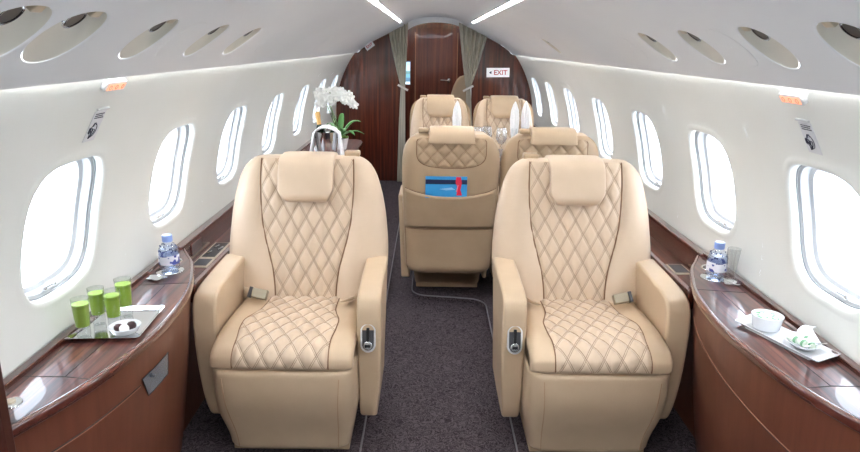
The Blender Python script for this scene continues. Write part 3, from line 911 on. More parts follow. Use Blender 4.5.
# ------------------------------------------------------------------ side consoles (front, bowed)
ZT = .690
EDGE = smooth_tab([(1.078, .50), (1.065, .74), (1.035, .95), (.985, 1.14), (.945, 1.26), (.910, 1.35), (.877, 1.46), (.850, 1.62), (.838, 1.79), (.846, 1.95), (.876, 2.13), (.945, 2.34), (1.0, 2.445), (1.04, 2.52)])
for side, nm in ((-1, 'left'), (1, 'right')):
    t = thing('side_console', 'bowed glossy brown wood side console along the %s wall in front' % nm, 'cabinet', (side * .95, 1.6, 0), 0, 'bowed wooden side consoles')
    O = Vector((side * .95, 1.6, 0))
    wallx = lambda z: math.sqrt(R * R - max(0, z - ZC) ** 2) - .006
    def outline(off=0, z=ZT):
        e = [(side * (x + off), y) for x, y in EDGE if y > .6]
        return e + [(side * wallx(z), 2.52), (side * wallx(z), .61)]
    # top slab with rounded front edge
    bm = bmesh.new(); rings = []
    for off, z in ((.02, ZT - .034), (.006, ZT - .031), (0, ZT - .022), (0, ZT - .010), (.004, ZT - .003), (.010, ZT), ):
        rings.append([Vector((x, y, z)) - O for x, y in outline(off, z)])
    loft(bm, rings)
    finish(bm, 'console_top', wood_top, t, ang=50)
    # polished rim
    bm = bmesh.new(); e = [(side * (x + .002), y) for x, y in EDGE if y > .62]
    rings = []
    for x, y in e:
        rings.append([Vector((x + side * a, y, ZT + b)) - O for a, b in ((-.001, -.026), (-.004, -.018), (-.004, -.006), (0, .001), (.007, .003), (.011, .0005), (.010, -.026))])
    loft(bm, rings); finish(bm, 'polished_edge', wood_edge, t, ang=60)
    # upstand at the wall
    bm = bmesh.new(); wx = wallx(ZT + .01)
    box(bm, Vector((side * (wx - .012), 1.56, ZT + .007)) - O, (.024, 1.9, .016)); finish(bm, 'console_upstand', wood_edge, t, bevel=.003)
    # body
    def body(off, z):
        u = max(0, 1 - z / .65)
        return Vector((0, 0, 0)), off + .085 * u ** 1.3
    bm = bmesh.new(); rings = []
    for z in lin(0.001, ZT - .034, 10):
        off = body(.016, z)[1]
        lim = wallx(z) if z > .02 else wallx(.02)
        e = [(side * min(lim - .01, x + off), y) for x, y in EDGE if y > .6]
        rings.append([Vector((x, y, z)) - O for x, y in e + [(side * lim, 2.52), (side * lim, .61)]])
    loft(bm, rings); bdy = finish(bm, 'console_body', wood_body, t, ang=50)
    # seams: long drawer line below the top
    def bp(y, z, d=.001):
        x = lerp([(q, p) for p, q in EDGE], y) + body(.016, z)[1]
        return Vector((side * (x - d), y, z)) - O
    if side < 0:
        zl = lambda y: .565 - .02 * (y - 1.2)
        bm = bmesh.new(); tube(bm, [bp(y, zl(y), .0) for y in lin(1.0, 1.66, 24)], .0022, 6); finish(bm, 'drawer_seam', seam_dark, bdy)
        bm = bmesh.new(); tube(bm, [bp(y, zl(y) - .004, .0005) for y in lin(1.0, 1.66, 24)], .0012, 6); finish(bm, 'seam_edge', seam_light, bdy)
        # recessed latch: slanted silver-blue plate
        bm = bmesh.new()
        ys = lin(1.665, 1.835, 8)
        q = [[bm.verts.new(bp(y + (.035 if z < .52 else 0) * (1 - i / 7), z, .0035)) for i, y in enumerate(ys)] for z in (.500, .572)]
        for i in range(7): bm.faces.new((q[0][i], q[0][i + 1], q[1][i + 1], q[1][i]))
        lt = finish(bm, 'recess_latch', mat('blue_grey_steel', srgb(150, 160, 175), .25, metal=.7), bdy)
        bm = bmesh.new()
        loop = [bp(y + .035 * (1 - i / 7), .500, .003) for i, y in enumerate(ys)] + [bp(y, .572, .003) for y in ys[::-1]]
        tube(bm, loop + [loop[0]], .0018, 6); finish(bm, 'latch_rim', seam_dark, lt)
        bm = bmesh.new(); c = bp(1.72, .555, .008); sph(bm, c, .006); finish(bm, 'latch_button', darkgrey, lt)
    else:
        zl = lambda y: .545 - .10 * (2.1 - y)
        bm = bmesh.new(); tube(bm, [bp(y, zl(y), .0) for y in lin(1.0, 2.2, 40)], .0016, 6); finish(bm, 'drawer_seam', seam_light, bdy)
        bm = bmesh.new(); tube(bm, [bp(y, zl(y) - .004, .0) for y in lin(1.0, 2.2, 40)], .0014, 6); finish(bm, 'seam_edge', seam_dark, bdy)
    # leaf seams on the top
    bm = bmesh.new(); zz = ZT + .0002
    box(bm, Vector((side * 1.045, 1.6, zz)) - O, (.003, 1.75, .001))
    tube(bm, [Vector((side * x, y, zz)) - O for x, y in ((1.07, 1.46), (.960, 1.462), (.885, 1.45))], .0012, 5)
    tube(bm, [Vector((side * x, y, zz)) - O for x, y in ((1.05, 2.10), (.875, 2.13))], .0012, 5)
    tube(bm, [Vector((side * x, y, zz)) - O for x, y in ((.958, 1.462), (.950, 1.75), (.960, 2.10))], .0014, 5)
    finish(bm, 'leaf_seams', seam_dark, t)
    # cup holders: a chrome ring with dark well
    for cx_, cy_ in ((1.034, 2.362),):
        bm = bmesh.new(); lathe(bm, [(.030, 0), (.036, .002), (.038, 0)], (side * cx_ - O.x, cy_ - O.y, ZT), 32); finish(bm, 'cup_ring', chrome, t)
        bm = bmesh.new(); cyl(bm, (side * cx_ - O.x, cy_ - O.y, ZT + .0006), .0295, .0012, 32); finish(bm, 'cup_well', black, t)
    bm = bmesh.new(); lathe(bm, [(0, .0016), (.048, .0016), (.050, 0)], (side * 1.002 - O.x, 2.255 - O.y, ZT), 40); finish(bm, 'chrome_coaster', silver, t)
# round socket on the near end of the left console
t = thing('round_socket', 'small round chrome socket set in the near end of the left console', 'socket', (-1.015, 1.335, ZT))
bm = bmesh.new(); lathe(bm, [(0, .003), (.018, .004), (.024, .003), (.026, 0)], n=28); finish(bm, 'socket_plate', chrome, t)
bm = bmesh.new(); cyl(bm, (0, 0, .005), .012, .003, 20); finish(bm, 'socket_cap', brushed, t)
# cabinet edge at the very left
bm = bmesh.new(); box(bm, (-.990, 1.165, .69), (.165, .03, 1.376)); tag(finish(bm, 'partition_panel', mat('dark_partition_wood', srgb(58, 26, 18), .35), bevel=.004), 'dark wooden partition edge at the lower left corner', 'partition')

# ------------------------------------------------------------------ side ledges behind the consoles
YA0, YA1 = 2.26, 7.28
for side, nm in ((-1, 'left'), (1, 'right')):
    t = thing('side_ledge', 'long recessed wooden ledge running under the %s windows' % nm, 'ledge', (side * 1.0, YA0, 0), 0, 'wooden window ledges')
    O = Vector((side * 1.0, YA0, 0))
    Ls = YA1 - YA0; ym = Ls / 2
    xw = lambda z: math.sqrt(R * R - max(0, z - ZC) ** 2) - .005
    bm = bmesh.new()
    def bar(x0, x1, z0, z1, ys=YA0):
        prism(bm, [(x0, z0), (x1, z0), (x1, z1), (x0, z1)], lambda x, z: Vector((side * x, ys, z)) - O, lambda x, z: Vector((side * x, YA1, z)) - O)
    bar(1.048, xw(.7), .60, .700, 2.50); finish(bm, 'wall_rim', wood_edge, t, bevel=.004)
    bm = bmesh.new(); bar(.93, xw(.60), .575, .605); finish(bm, 'ledge_well', wood_top, t)
    bm = bmesh.new(); bar(.915, .940, .56, .632); finish(bm, 'inner_rim', wood_edge, t, bevel=.005)
    bm = bmesh.new(); bar(1.02, 1.04, .001, .58, 2.25); finish(bm, 'ledge_front', wood_body, t)
    # controls
    def panel(y0, y1, m_, part='control_panel'):
        bm = bmesh.new(); xa, xb = .962, 1.035
        box(bm, Vector((side * (xa + xb) / 2, (y0 + y1) / 2, .607)) - O, (xb - xa, y1 - y0, .006)); p = finish(bm, part, brushed, t, bevel=.001)
        bm = bmesh.new(); box(bm, Vector((side * (xa + xb) / 2, (y0 + y1) / 2, .6105)) - O, (xb - xa - .018, y1 - y0 - .022, .003)); finish(bm, 'dark_glass', m_, p)
        return p
    if side < 0:
        p = panel(2.53, 2.635, darkgrey, 'control_panel')
        p = panel(2.645, 2.87, black, 'control_panel')
        bm = bmesh.new()
        for x, y, l in ((-1.015, 2.70, .03), (-.985, 2.76, .04), (-1.01, 2.79, .03)):
            tube(bm, [Vector((x, y - l / 2, .616)) - O, Vector((x + .012, y + l / 2, .617)) - O], .004, 6)
        finish(bm, 'metal_switch', silver, p)
        bm = bmesh.new(); box(bm, Vector((-1.046, 2.66, .655)) - O, (.004, .12, .05)); finish(bm, 'side_pocket', wood_top, t, bevel=.001)
    else:
        panel(2.52, 2.64, darkgrey)

# ------------------------------------------------------------------ things on the left console
def zset(o, z): o.location.z = z
# serving tray
TR = (-.970, 1.772, ZT + .001)
t = thing('serving_tray', 'rectangular silver tray holding four green juices on the left console', 'tray', TR, math.radians(4))
bm = bmesh.new()
def rrect(hx, hy, r, z, n=6):
    pts = []
    for cx_, cy_, a0 in ((hx - r, hy - r, 0), (-hx + r, hy - r, PI / 2), (-hx + r, -hy + r, PI), (hx - r, -hy + r, 3 * PI / 2)):
        for i in range(n + 1):
            a = a0 + PI / 2 * i / n
            pts.append((cx_ + r * math.cos(a), cy_ + r * math.sin(a), z))
    return pts
hx, hy = .102, .116
loft(bm, [rrect(hx - .012, hy - .012, .008, .0), rrect(hx, hy, .012, .010), rrect(hx + .001, hy + .001, .012, .012), rrect(hx - .002, hy - .002, .012, .012), rrect(hx - .013, hy - .013, .008, .0025)])
finish(bm, 'tray_dish', silver, t, ang=30)
juice = mat('green_juice', srgb(134, 160, 52), .35); foam = mat('juice_foam', srgb(156, 182, 88), .6)
gproto = None
glabs = ['green juice glass at the near left of the tray', 'green juice glass at the back left, behind the nearest one', 'green juice glass in the front middle beside the bowl', 'tall green juice glass at the far right of the tray']
for i, (u, v, x, y, s) in enumerate(((0, 0, -1.022, 1.684, 1.0), (0, 0, -1.022, 1.772, .98), (0, 0, -.968, 1.755, .98), (0, 0, -.970, 1.832, 1.04))):
    if gproto is None:
        g = thing('juice_glass', glabs[i], 'glass', (x, y, ZT + .0045), 0, 'green juices on the silver tray')
        bm = bmesh.new(); lathe(bm, [(0, .001), (.017, .001), (.018, .006), (.0185, .03), (.0235, .115), (.0228, .115), (.0178, .034), (.016, .028), (0, .026)], n=32)
        finish(bm, 'glass_cup', glass_m, g, ang=60)
        bm = bmesh.new(); lathe(bm, [(0, .034), (.0180, .034), (.0216, .096), (0, .097)], n=32); finish(bm, 'juice', juice, g, ang=60)
        bm = bmesh.new(); lathe(bm, [(0, .1005), (.012, .101), (.0220, .0995), (.0216, .096), (0, .0965)], n=32); finish(bm, 'foam', foam, g, ang=60)
        gproto = g
    else:
        g = copy_tree(gproto); g['label'] = glabs[i]; g.location = (x, y, ZT + .0045)
    g.scale = (s, s, s)
# bowl of chocolates
BC = (-.916, 1.705, ZT + .0045)
t = thing('small_bowl', 'small white bowl with chocolates at the near end of the tray', 'bowl', BC)
bm = bmesh.new(); lathe(bm, [(0, 0), (.020, 0), (.036, .010), (.044, .026), (.0425, .0265), (.034, .012), (.018, .005), (0, .004)], n=36); finish(bm, 'bowl_dish', white_gloss, t, ang=60)
choc = mat('dark_chocolate', srgb(58, 30, 30), .4); whc = mat('white_chocolate', srgb(232, 232, 224), .4)
for i, (dx, dy, m_, lb, r) in enumerate(((-.016, -.004, choc, 'dark round chocolate at the left of the small white bowl', .0125), (.014, .012, choc, 'dark round chocolate at the right of the small white bowl', .0135), (.003, -.010, whc, 'white round chocolate in the middle of the small white bowl', .0135))):
    bm = bmesh.new(); sph(bm, (0, 0, 0), r, (1, 1, .9), 18, 12)
    for q in range(5): sph(bm, (r * .75 * math.cos(q * 1.3), r * .75 * math.sin(q * 1.3), r * .45), r * .22, u=8, v=6)
    o = finish(bm, 'chocolate', m_, loc=(BC[0] + dx, BC[1] + dy, BC[2] + .020)); tag(o, lb, 'chocolate', 'chocolates in the small bowl')

# water bottles
label_m = mat('bottle_label', srgb(232, 232, 240), .4)
def _lab(m):
    tc = N(m, 'ShaderNodeTexCoord'); v = N(m, 'ShaderNodeTexNoise'); v.inputs['Scale'].default_value = 42; v.inputs['Detail'].default_value = 1
    L(m, tc.outputs['Object'], v.inputs['Vector'])
    cr = N(m, 'ShaderNodeValToRGB'); cr.color_ramp.interpolation = 'CONSTANT'; e = cr.color_ramp.elements
    e[0].color = srgb(70, 80, 150); e[1].position = .42; e[1].color = srgb(232, 233, 242); k = e.new(.72); k.color = srgb(226, 150, 160)
    L(m, v.outputs['Fac'], cr.inputs['Fac']); L(m, cr.outputs['Color'], bs(m).inputs['Base Color'])
_lab(label_m)
cap_m = mat('pale_blue_cap', srgb(150, 176, 232), .35); print_m = mat('blue_print_neck', srgb(60, 78, 120), .5)
def bottle(loc, label):
    t = thing('water_bottle', label, 'bottle', loc, 0, 'small water bottles on the side consoles')
    prof = [(0, .002), (.027, .001), (.034, .006), (.0355, .018), (.0345, .024), (.0355, .030), (.0355, .060), (.0345, .067), (.0355, .073), (.0325, .086), (.022, .101), (.0155, .107), (.0152, .116), (0, .117)]
    bm = bmesh.new(); lathe(bm, prof, n=40); b = finish(bm, 'bottle_body', bottle_m, t, ang=70)
    bm = bmesh.new(); lathe(bm, [(0, .004), (.026, .003), (.0328, .008), (.0342, .018), (.0332, .024), (.0342, .030), (.0342, .060), (.0332, .067), (.0342, .074), (.031, .086), (0, .087)], n=40)
    finish(bm, 'water', thin_glass('water', (.90, .94, 1, 1), .05), t, ang=70)
    bm = bmesh.new(); lathe(bm, [(.0360, .028), (.0360, .062)], n=40); finish(bm, 'paper_label', label_m, t)
    bm = bmesh.new(); lathe(bm, [(0, .134), (.0155, .134), (.0172, .132), (.0175, .110), (.0155, .109)], n=28)
    for q in range(28):
        a = 2 * PI * q / 28; box(bm, (.0175 * math.cos(a), .0175 * math.sin(a), .121), (.0008, .0008, .018), Euler((0, 0, a)))
    finish(bm, 'bottle_cap', cap_m, t)
    bm = bmesh.new()
    rnd = random.Random(3)
    for q in range(20):
        a = rnd.uniform(0, 2 * PI); z = rnd.uniform(.078, .098); r = lerp([(.073, .0355), (.086, .0325), (.101, .022)], z) + .0004
        sph(bm, (r * math.cos(a), r * math.sin(a), z), .0026, (1, 1, 1.3), 6, 5)
    finish(bm, 'neck_print', print_m, t)
    return t
bottle((-1.000, 2.255, ZT + .0022), 'small clear water bottle with blue cap on the left console')
bottle((1.004, 2.255, ZT + .0022), 'small clear water bottle with blue cap on the right console')
# leaf-shaped dish beside the left bottle, glass beside the right bottle
def star_dish(loc, label, cat, name):
    bm = bmesh.new(); n = 30; rings = []
    for f, z in ((.15, .001), (.7, .001), (1.0, .004), (1.0, .0055), (.7, .003), (.1, .0028)):
        rings.append([((.030 + .005 * math.cos(5 * a)) * f * math.cos(a) * 1.1, (.030 + .005 * math.cos(5 * a)) * f * math.sin(a), z) for a in [2 * PI * i / n for i in range(n)]])
    loft(bm, rings); o = finish(bm, name, silver, loc=loc, ang=50); tag(o, label, cat); return o
star_dish((-1.012, 2.165, ZT + .0008), 'small scalloped silver dish in front of the left water bottle', 'dish', 'scalloped_dish')
star_dish((1.034, 2.188, ZT + .0008), 'small scalloped silver dish under the empty tumbler, right console', 'dish', 'scalloped_dish')
bm = bmesh.new(); lathe(bm, [(0, .001), (.013, .001), (.014, .006), (.023, .125), (.0223, .125), (.0132, .010), (0, .008)], n=32)
o = finish(bm, 'tumbler', thin_glass('tumbler_glass', (.93, .94, .94, 1), .10, .1), loc=(1.030, 2.196, ZT + .0065), ang=60); tag(o, 'empty clear tumbler beside the right water bottle', 'glass')

# ------------------------------------------------------------------ things on the right console
PC = Vector((.975, 1.730, ZT + .0035)); pa = math.radians(-19.5)
t = thing('serving_plate', 'long white rectangular plate with two dishes on the right console', 'plate', PC, -pa * 0)
bm = bmesh.new()
c4 = [Vector((.882, 1.833)), Vector((.964, 1.887)), Vector((1.074, 1.610)), Vector((.982, 1.562))]
cc = sum(c4, Vector((0, 0))) / 4
def plate_ring(f, z):
    pts = []
    q = [cc + (p - cc) * f for p in c4]
    for i in range(4):
        a, b, c = q[i - 1], q[i], q[(i + 1) % 4]
        for k2 in range(5):
            tt = k2 / 4; p0 = b + (a - b).normalized() * .006; p1 = b + (c - b).normalized() * .006
            pts.append(((p0 * (1 - tt) ** 2 + b * 2 * tt * (1 - tt) + p1 * tt ** 2) - Vector((PC.x, PC.y))).to_tuple() + (z,))
    return pts
loft(bm, [plate_ring(.78, -.0025), plate_ring(.80, .001), plate_ring(1.0, .010), plate_ring(1.0, .012), plate_ring(.98, .0125), plate_ring(.80, .004)])
finish(bm, 'plate_dish', white_gloss, t, ang=40)
B1 = Vector((.958, 1.792, PC.z + .0045))
t = thing('round_bowl', 'round white bowl of creamy pale green dip on the long plate', 'bowl', B1)
bm = bmesh.new(); lathe(bm, [(0, 0), (.034, 0), (.038, .004), (.0430, .036), (.0445, .043), (.0415, .043), (.038, .030), (.030, .010), (0, .008)], n=40); finish(bm, 'bowl_dish', white_gloss, t, ang=60)
dip = mat('pale_green_dip', srgb(206, 226, 204), .5); add_noise(dip, srgb(96, 156, 112), srgb(196, 214, 196), nscale=90, detail=1, pos=(.42, .55))
bm = bmesh.new(); lathe(bm, [(0, .040), (.015, .041), (.030, .039), (.0405, .037), (.037, .028), (0, .028)], n=30)
finish(bm, 'creamy_dip', dip, t, ang=60)
bm = bmesh.new()
for q in range(9):
    a = q * .75; r = .008 + .0022 * q
    sph(bm, (r * math.cos(a), r * math.sin(a), .0405), .006, (1.3, .8, .6), 8, 6, Euler((0, 0, a)))
finish(bm, 'cream_swirl', mat('cream', srgb(240, 244, 240), .4), t)
B2 = Vector((1.000, 1.672, PC.z + .0045))
t = thing('shallow_bowl', 'shallow white oval dish of cucumber rolls at the near end of the plate', 'bowl', B2, math.radians(-15))
bm = bmesh.new(); lathe(bm, [(0, 0), (.020, 0), (.034, .010), (.0405, .018), (.039, .0188), (.030, .011), (.018, .004), (0, .003)], n=40)
bmesh.ops.scale(bm, vec=(1.12, 1.45, 1), verts=bm.verts); finish(bm, 'bowl_dish', white_gloss, t, ang=60)
roll_m = mat('pale_roll', srgb(228, 236, 222), .5); greenr = mat('cucumber_edge', srgb(120, 168, 130), .5)
rproto = None
rl = ['rolled white and green canape, left one in the oval dish', 'rolled white and green canape, middle one in the oval dish', 'rolled white and green canape, right one in the oval dish', 'rolled white and green canape at the back of the oval dish']
for i, (dx, dy, rz) in enumerate(((-.024, .008, .3), (-.012, -.014, .1), (.004, -.030, -.2), (.006, .012, .4))):
    loc = (B2.x + dx, B2.y + dy, B2.z + .020)
    if rproto is None:
        t2 = thing('canape_roll', rl[i], 'canape', loc, rz, 'rolled canapes in the oval dish')
        bm = bmesh.new(); tube(bm, [(0, -.016, 0), (0, -.014, 0), (0, .014, 0), (0, .016, 0)], .0095, 16, rad=[.007, .0095, .0095, .007])
        finish(bm, 'roll_body', roll_m, t2)
        bm = bmesh.new(); lathe(bm, [(.0090, -.0165), (.0102, -.012), (.0100, -.008)], n=20); g = finish(bm, 'green_edge', greenr, t2); g.rotation_euler = (-PI / 2, 0, 0)
        rproto = t2
    else:
        t2 = copy_tree(rproto); t2['label'] = rl[i]; t2.location = loc; t2.rotation_euler = (0, 0, rz)
bm = bmesh.new()
V = [[(-.025, -.028, .000), (-.015, .035, .004), (.0, .045, .012), (.012, .05, .014)], [(.01, -.034, .002), (.022, .025, .012), (.03, .033, .016), (.04, .035, .015)]]
loft(bm, [[(a[0], a[1], a[2] + dz) for a in V[0]] + [(a[0], a[1], a[2] + dz) for a in V[1][::-1]] for dz in (0, .004)])
o = finish(bm, 'folded_napkin', white_cloth, loc=(B2.x + .022, B2.y + .010, B2.z + .020), ang=30); tag(o, 'folded white paper napkin lying over the back of the oval dish', 'napkin')
bm = bmesh.new(); tube(bm, [(-.03, -.006, 0), (0, 0, .003), (.03, .008, .002)], .0022, 8, flat=.5); sph(bm, (-.034, -.007, 0), .007, (1.3, .8, .35), 12, 8)
o = finish(bm, 'small_spoon', chrome, loc=(B2.x + .018, B2.y - .040, B2.z + .022)); tag(o, 'small metal spoon resting on the right rim of the oval dish', 'spoon')

# ------------------------------------------------------------------ credenza with flowers and champagne
t = thing('credenza', 'glossy brown credenza on the left behind the front seat', 'cabinet', (-.78, 4.8, 0))
O = Vector((-.78, 4.8, 0))
cre = [(-.925, 4.25), (-.66, 4.25), (-.62, 4.30), (-.60, 4.45), (-.585, 5.20), (-.60, 5.30), (-.65, 5.35), (-.925, 5.35)]
bm = bmesh.new(); prism(bm, [(x * 1, y) for x, y in cre], lambda x, y: Vector((x, y, .712)) - O, lambda x, y: Vector((x, y, .745)) - O); finish(bm, 'credenza_top', wood_top, t, bevel=.008)
bm = bmesh.new(); prism(bm, [(-.912 if x < -.9 else x - .015, y) for x, y in cre], lambda x, y: Vector((x, y, .001)) - O, lambda x, y: Vector((x, y, .712)) - O); finish(bm, 'credenza_body', wood_bulk, t)
# champagne bucket
BK = Vector((-.760, 4.50, .746))
t = thing('ice_bucket', 'silver champagne bucket under a white towel on the credenza', 'bucket', BK)
bm = bmesh.new(); lathe(bm, [(0, 0), (.055, 0), (.062, .01), (.082, .16), (.085, .17), (.081, .17), (.078, .155), (.058, .012), (0, .01)], n=36); finish(bm, 'bucket_body', silver, t, ang=50)
bm = bmesh.new()
for s in (-1, 1): tube(bm, [(s * .08, -.02, .13), (s * .10, -.02, .12), (s * .10, .02, .12), (s * .08, .02, .13)], .004, 8)
finish(bm, 'bucket_handle', chrome, t)
t = thing('champagne_bottle', 'gold topped champagne bottle standing in the silver bucket', 'bottle', (BK.x - .03, BK.y + .01, BK.z + .012))
bm = bmesh.new(); lathe(bm, [(0, 0), (.036, 0), (.040, .02), (.040, .12), (.030, .165), (.016, .20), (.014, .21)], n=24); b = finish(bm, 'bottle_body', mat('dark_green_glass', srgb(24, 40, 26), .1), t, ang=60); b.rotation_euler = (0, math.radians(-7), 0)
bm = bmesh.new(); lathe(bm, [(.0150, .20), (.0155, .25), (.0175, .262), (.0175, .285), (.012, .292), (0, .293)], n=24); b = finish(bm, 'gold_foil', mat('gold_foil', srgb(222, 178, 112), .35, metal=.3), t, ang=60); b.rotation_euler = (0, math.radians(-7), 0)
# towel: arch of cloth over the rim, hanging on both sides
bm = bmesh.new()
def tw(a, v):
    t_ = (a + 1) / 2
    ang = PI * (1 - t_)
    x = .098 * math.cos(ang); z = .20 * math.sin(ang) ** .55
    if abs(a) > .62:
        q = (abs(a) - .62) / .38
        x = math.copysign(.088 + .024 * q, a); z = .165 * (1 - q) + .004
    else:
        x = math.copysign(1, a) * .088 * (abs(a) / .62) ** .8; z = .165 + .045 * math.cos(a / .62 * PI / 2)
    f = .006 * math.sin(v * 9 + a * 5)
    return Vector((x + (f if abs(a) > .5 else 0), -.02 + v * .055, z + (f if abs(a) < .5 else 0)))
grid(bm, tw, lin(-1, 1, 41), lin(-1, .6, 17))
o = finish(bm, 'towel', white_cloth, loc=BK, ang=180); so = o.modifiers.new('s', 'SOLIDIFY'); so.thickness = .007
tag(o, 'white towel draped in an arch over the champagne bucket', 'towel')
# orchid
OR = Vector((-.712, 4.80, .746))
t = thing('potted_orchid', 'white orchid with two drooping flower stems on the credenza', 'plant', OR)
bm = bmesh.new(); lathe(bm, [(0, 0), (.045, 0), (.062, .08), (.064, .085), (.058, .085), (.055, .075), (0, .07)], n=28); finish(bm, 'plant_pot', white_gloss, t, ang=50)
leafm = mat('orchid_leaf', srgb(84, 140, 78), .4); leafl = mat('pale_moss', srgb(128, 160, 84), .7); stem_m = mat('green_stem', srgb(92, 122, 70), .5); petal = mat('white_petal', srgb(248, 248, 246), .5)
bm = bmesh.new(); rnd = random.Random(5)
for i in range(90):
    a = rnd.uniform(0, 2 * PI); r = rnd.uniform(0, .055)
    sph(bm, (r * math.cos(a), r * math.sin(a), .085 + rnd.uniform(0, .012)), .011, (1, 1, .7), 6, 5)
finish(bm, 'moss', leafl, t)
def leaf(bm, base, a, L_, h, w, droop):
    pts = []
    n = 10
    for i in range(n + 1):
        q = i / n
        r = L_ * q; z = h * math.sin(q * PI * droop)
        c = Vector((base[0] + r * math.cos(a), base[1] + r * math.sin(a), base[2] + z))
        ww = w * math.sin(PI * min(1, q * .9 + .1)) ** .7
        sd = Vector((-math.sin(a), math.cos(a), 0))
        pts.append([c - sd * ww + Vector((0, 0, ww * .25)), c, c + sd * ww + Vector((0, 0, ww * .25))])
    V = [[bm.verts.new(p) for p in r] for r in pts]
    for p, q in zip(V, V[1:]):
        for k3 in (0, 1): bm.faces.new((p[k3], p[k3 + 1], q[k3 + 1], q[k3]))
bm = bmesh.new()
for a, l, h, dr in ((-.3, .17, .13, .6), (.5, .15, .12, .6), (-1.2, .15, .08, .7), (2.6, .13, .10, .7), (-2.4, .15, .08, .7), (-.8, .18, .06, .8), (1.5, .10, .17, .5), (0, .18, .05, .8)):
    leaf(bm, (0, 0, .085), a, l, h, .022, dr)
o = finish(bm, 'leaves', leafm, t, ang=180); so = o.modifiers.new('s', 'SOLIDIFY'); so.thickness = .002
rnd = random.Random(11)
for s_, tilt, ln in ((-1, .05, .10), (1, .10, .12), (.2, -.06, .11)):
    pts = smooth_tab([(.01 * s_, 0, .08), (.012 * s_ - .02, 0, .20), (.01 * s_ - .03, .01, .32), (-.03 + .02 * s_, .0, .40), (.03 + .02 * s_, -.01, .435), (.09 + .03 * s_, -.02, .42), (.13 + .03 * s_, -.02, .37)]) if s_ != -1 else \
        smooth_tab([(-.01, 0, .08), (-.03, 0, .2), (-.045, .01, .31), (-.07, .0, .38), (-.085, -.01, .40), (-.055, -.02, .425), (-.0, -.03, .41)])
    pts = [(p[0] - .055 * sstep(.1, .4, p[2]), p[1], p[2]) for p in pts]
    bm = bmesh.new(); tube(bm, pts, .0035, 6); st = finish(bm, 'flower_stem', stem_m, t)
    bm = bmesh.new()
    n0 = int(len(pts) * .52)
    for j in range(n0, len(pts), 3):
        for rep in range(3):
            c = Vector(pts[j]) + Vector((rnd.uniform(-.02, .02), rnd.uniform(-.03, .01), rnd.uniform(-.065, .012)))
            fz = Euler((PI / 2 + rnd.uniform(-.5, .5), rnd.uniform(-.4, .4), rnd.uniform(-.6, .6)))
            Mx = fz.to_matrix()
            for k4 in range(5):
                a = 2 * PI * k4 / 5 + PI / 2
                d_ = Mx @ Vector((math.cos(a) * .017, math.sin(a) * .017, 0))
                sph(bm, c + d_, .0155, (1.0, .72, .18), 8, 6, (Mx @ Euler((0, 0, a)).to_matrix()).to_euler())
            sph(bm, c + Mx @ Vector((0, 0, .005)), .006, u=6, v=5)
    finish(bm, 'blossoms', petal, st, ang=60)

# ------------------------------------------------------------------ conference table, glasses and napkins
t = thing('conference_table', 'wooden table set between the facing pairs of seats', 'table', (.50, 4.83, 0))
bm = bmesh.new(); box(bm, (.02, 0, .70), (.92, .60, .03)); finish(bm, 'tabletop', wood_top, t, bevel=.008)
bm = bmesh.new(); box(bm, (.25, 0, .345), (.30, .12, .68)); finish(bm, 'table_leg', wood_body, t, bevel=.01)
def flute(x, y, label, napkin_label, h=.20, nh=.205):
    g = thing('flute_glass', label, 'glass', (x, y, .7155), 0, 'tall glasses on the conference table')
    bm = bmesh.new(); lathe(bm, [(0, .001), (.032, .001), (.030, .004), (.005, .008), (.004, .08), (.012, .095), (.026, .13), (.028, h), (.0272, h), (.025, .132), (.011, .098), (0, .094)], n=24)
    finish(bm, 'glass_bowl', glass_m, g, ang=50)
    bm = bmesh.new()
    rings = []
    for z, r in ((.10, .008), (.14, .020), (.20, .026), (.27, .029), (.33, .024), (.375, .012), (.395, .002)):
        rings.append([((r * (1 + .25 * math.cos(5 * a + z * 9))) * math.cos(a), (r * (1 + .25 * math.cos(5 * a + z * 9))) * math.sin(a), z) for a in [2 * PI * i / 40 for i in range(40)]])
    loft(bm, rings); o = finish(bm, 'folded_napkin', white_cloth, loc=(x, y, .7155), ang=60); tag(o, napkin_label, 'napkin', 'white napkins standing in the table glasses')
flute(.150, 4.83, 'stemmed glass holding a napkin, left end of the table', 'tall white napkin standing before the far left seat')
flute(.575, 4.83, 'stemmed glass holding a napkin, right side of the table', 'tall white napkin before the far right seat, left one of two')
flute(.665, 4.90, 'stemmed glass holding a napkin, beside the wall end of the table', 'tall white napkin before the far right seat, right one of two')
wp = None
wl = ['low wine glass on the table just left of the middle', 'low wine glass in the middle of the table', 'low wine glass on the table in front of the far right seat', 'low wine glass at the left edge of the table']
for i, (x, y) in enumerate(((.30, 4.75), (.37, 4.80), (.47, 4.72), (.085, 4.78))):
    if wp is None:
        g = thing('wine_glass', wl[i], 'glass', (x, y, .7155), 0, 'low wine glasses on the conference table')
        bm = bmesh.new(); lathe(bm, [(0, .001), (.034, .001), (.032, .004), (.005, .009), (.004, .09), (.02, .10), (.040, .135), (.038, .185), (.030, .215), (.029, .215), (.036, .185), (.038, .137), (.018, .103), (0, .098)], n=28)
        finish(bm, 'glass_bowl', thin_glass('crystal', (.96, .97, .98, 1), .22, .2), g, ang=50); wp = g
    else:
        g = copy_tree(wp); g['label'] = wl[i]; g.location = (x, y, .7155)

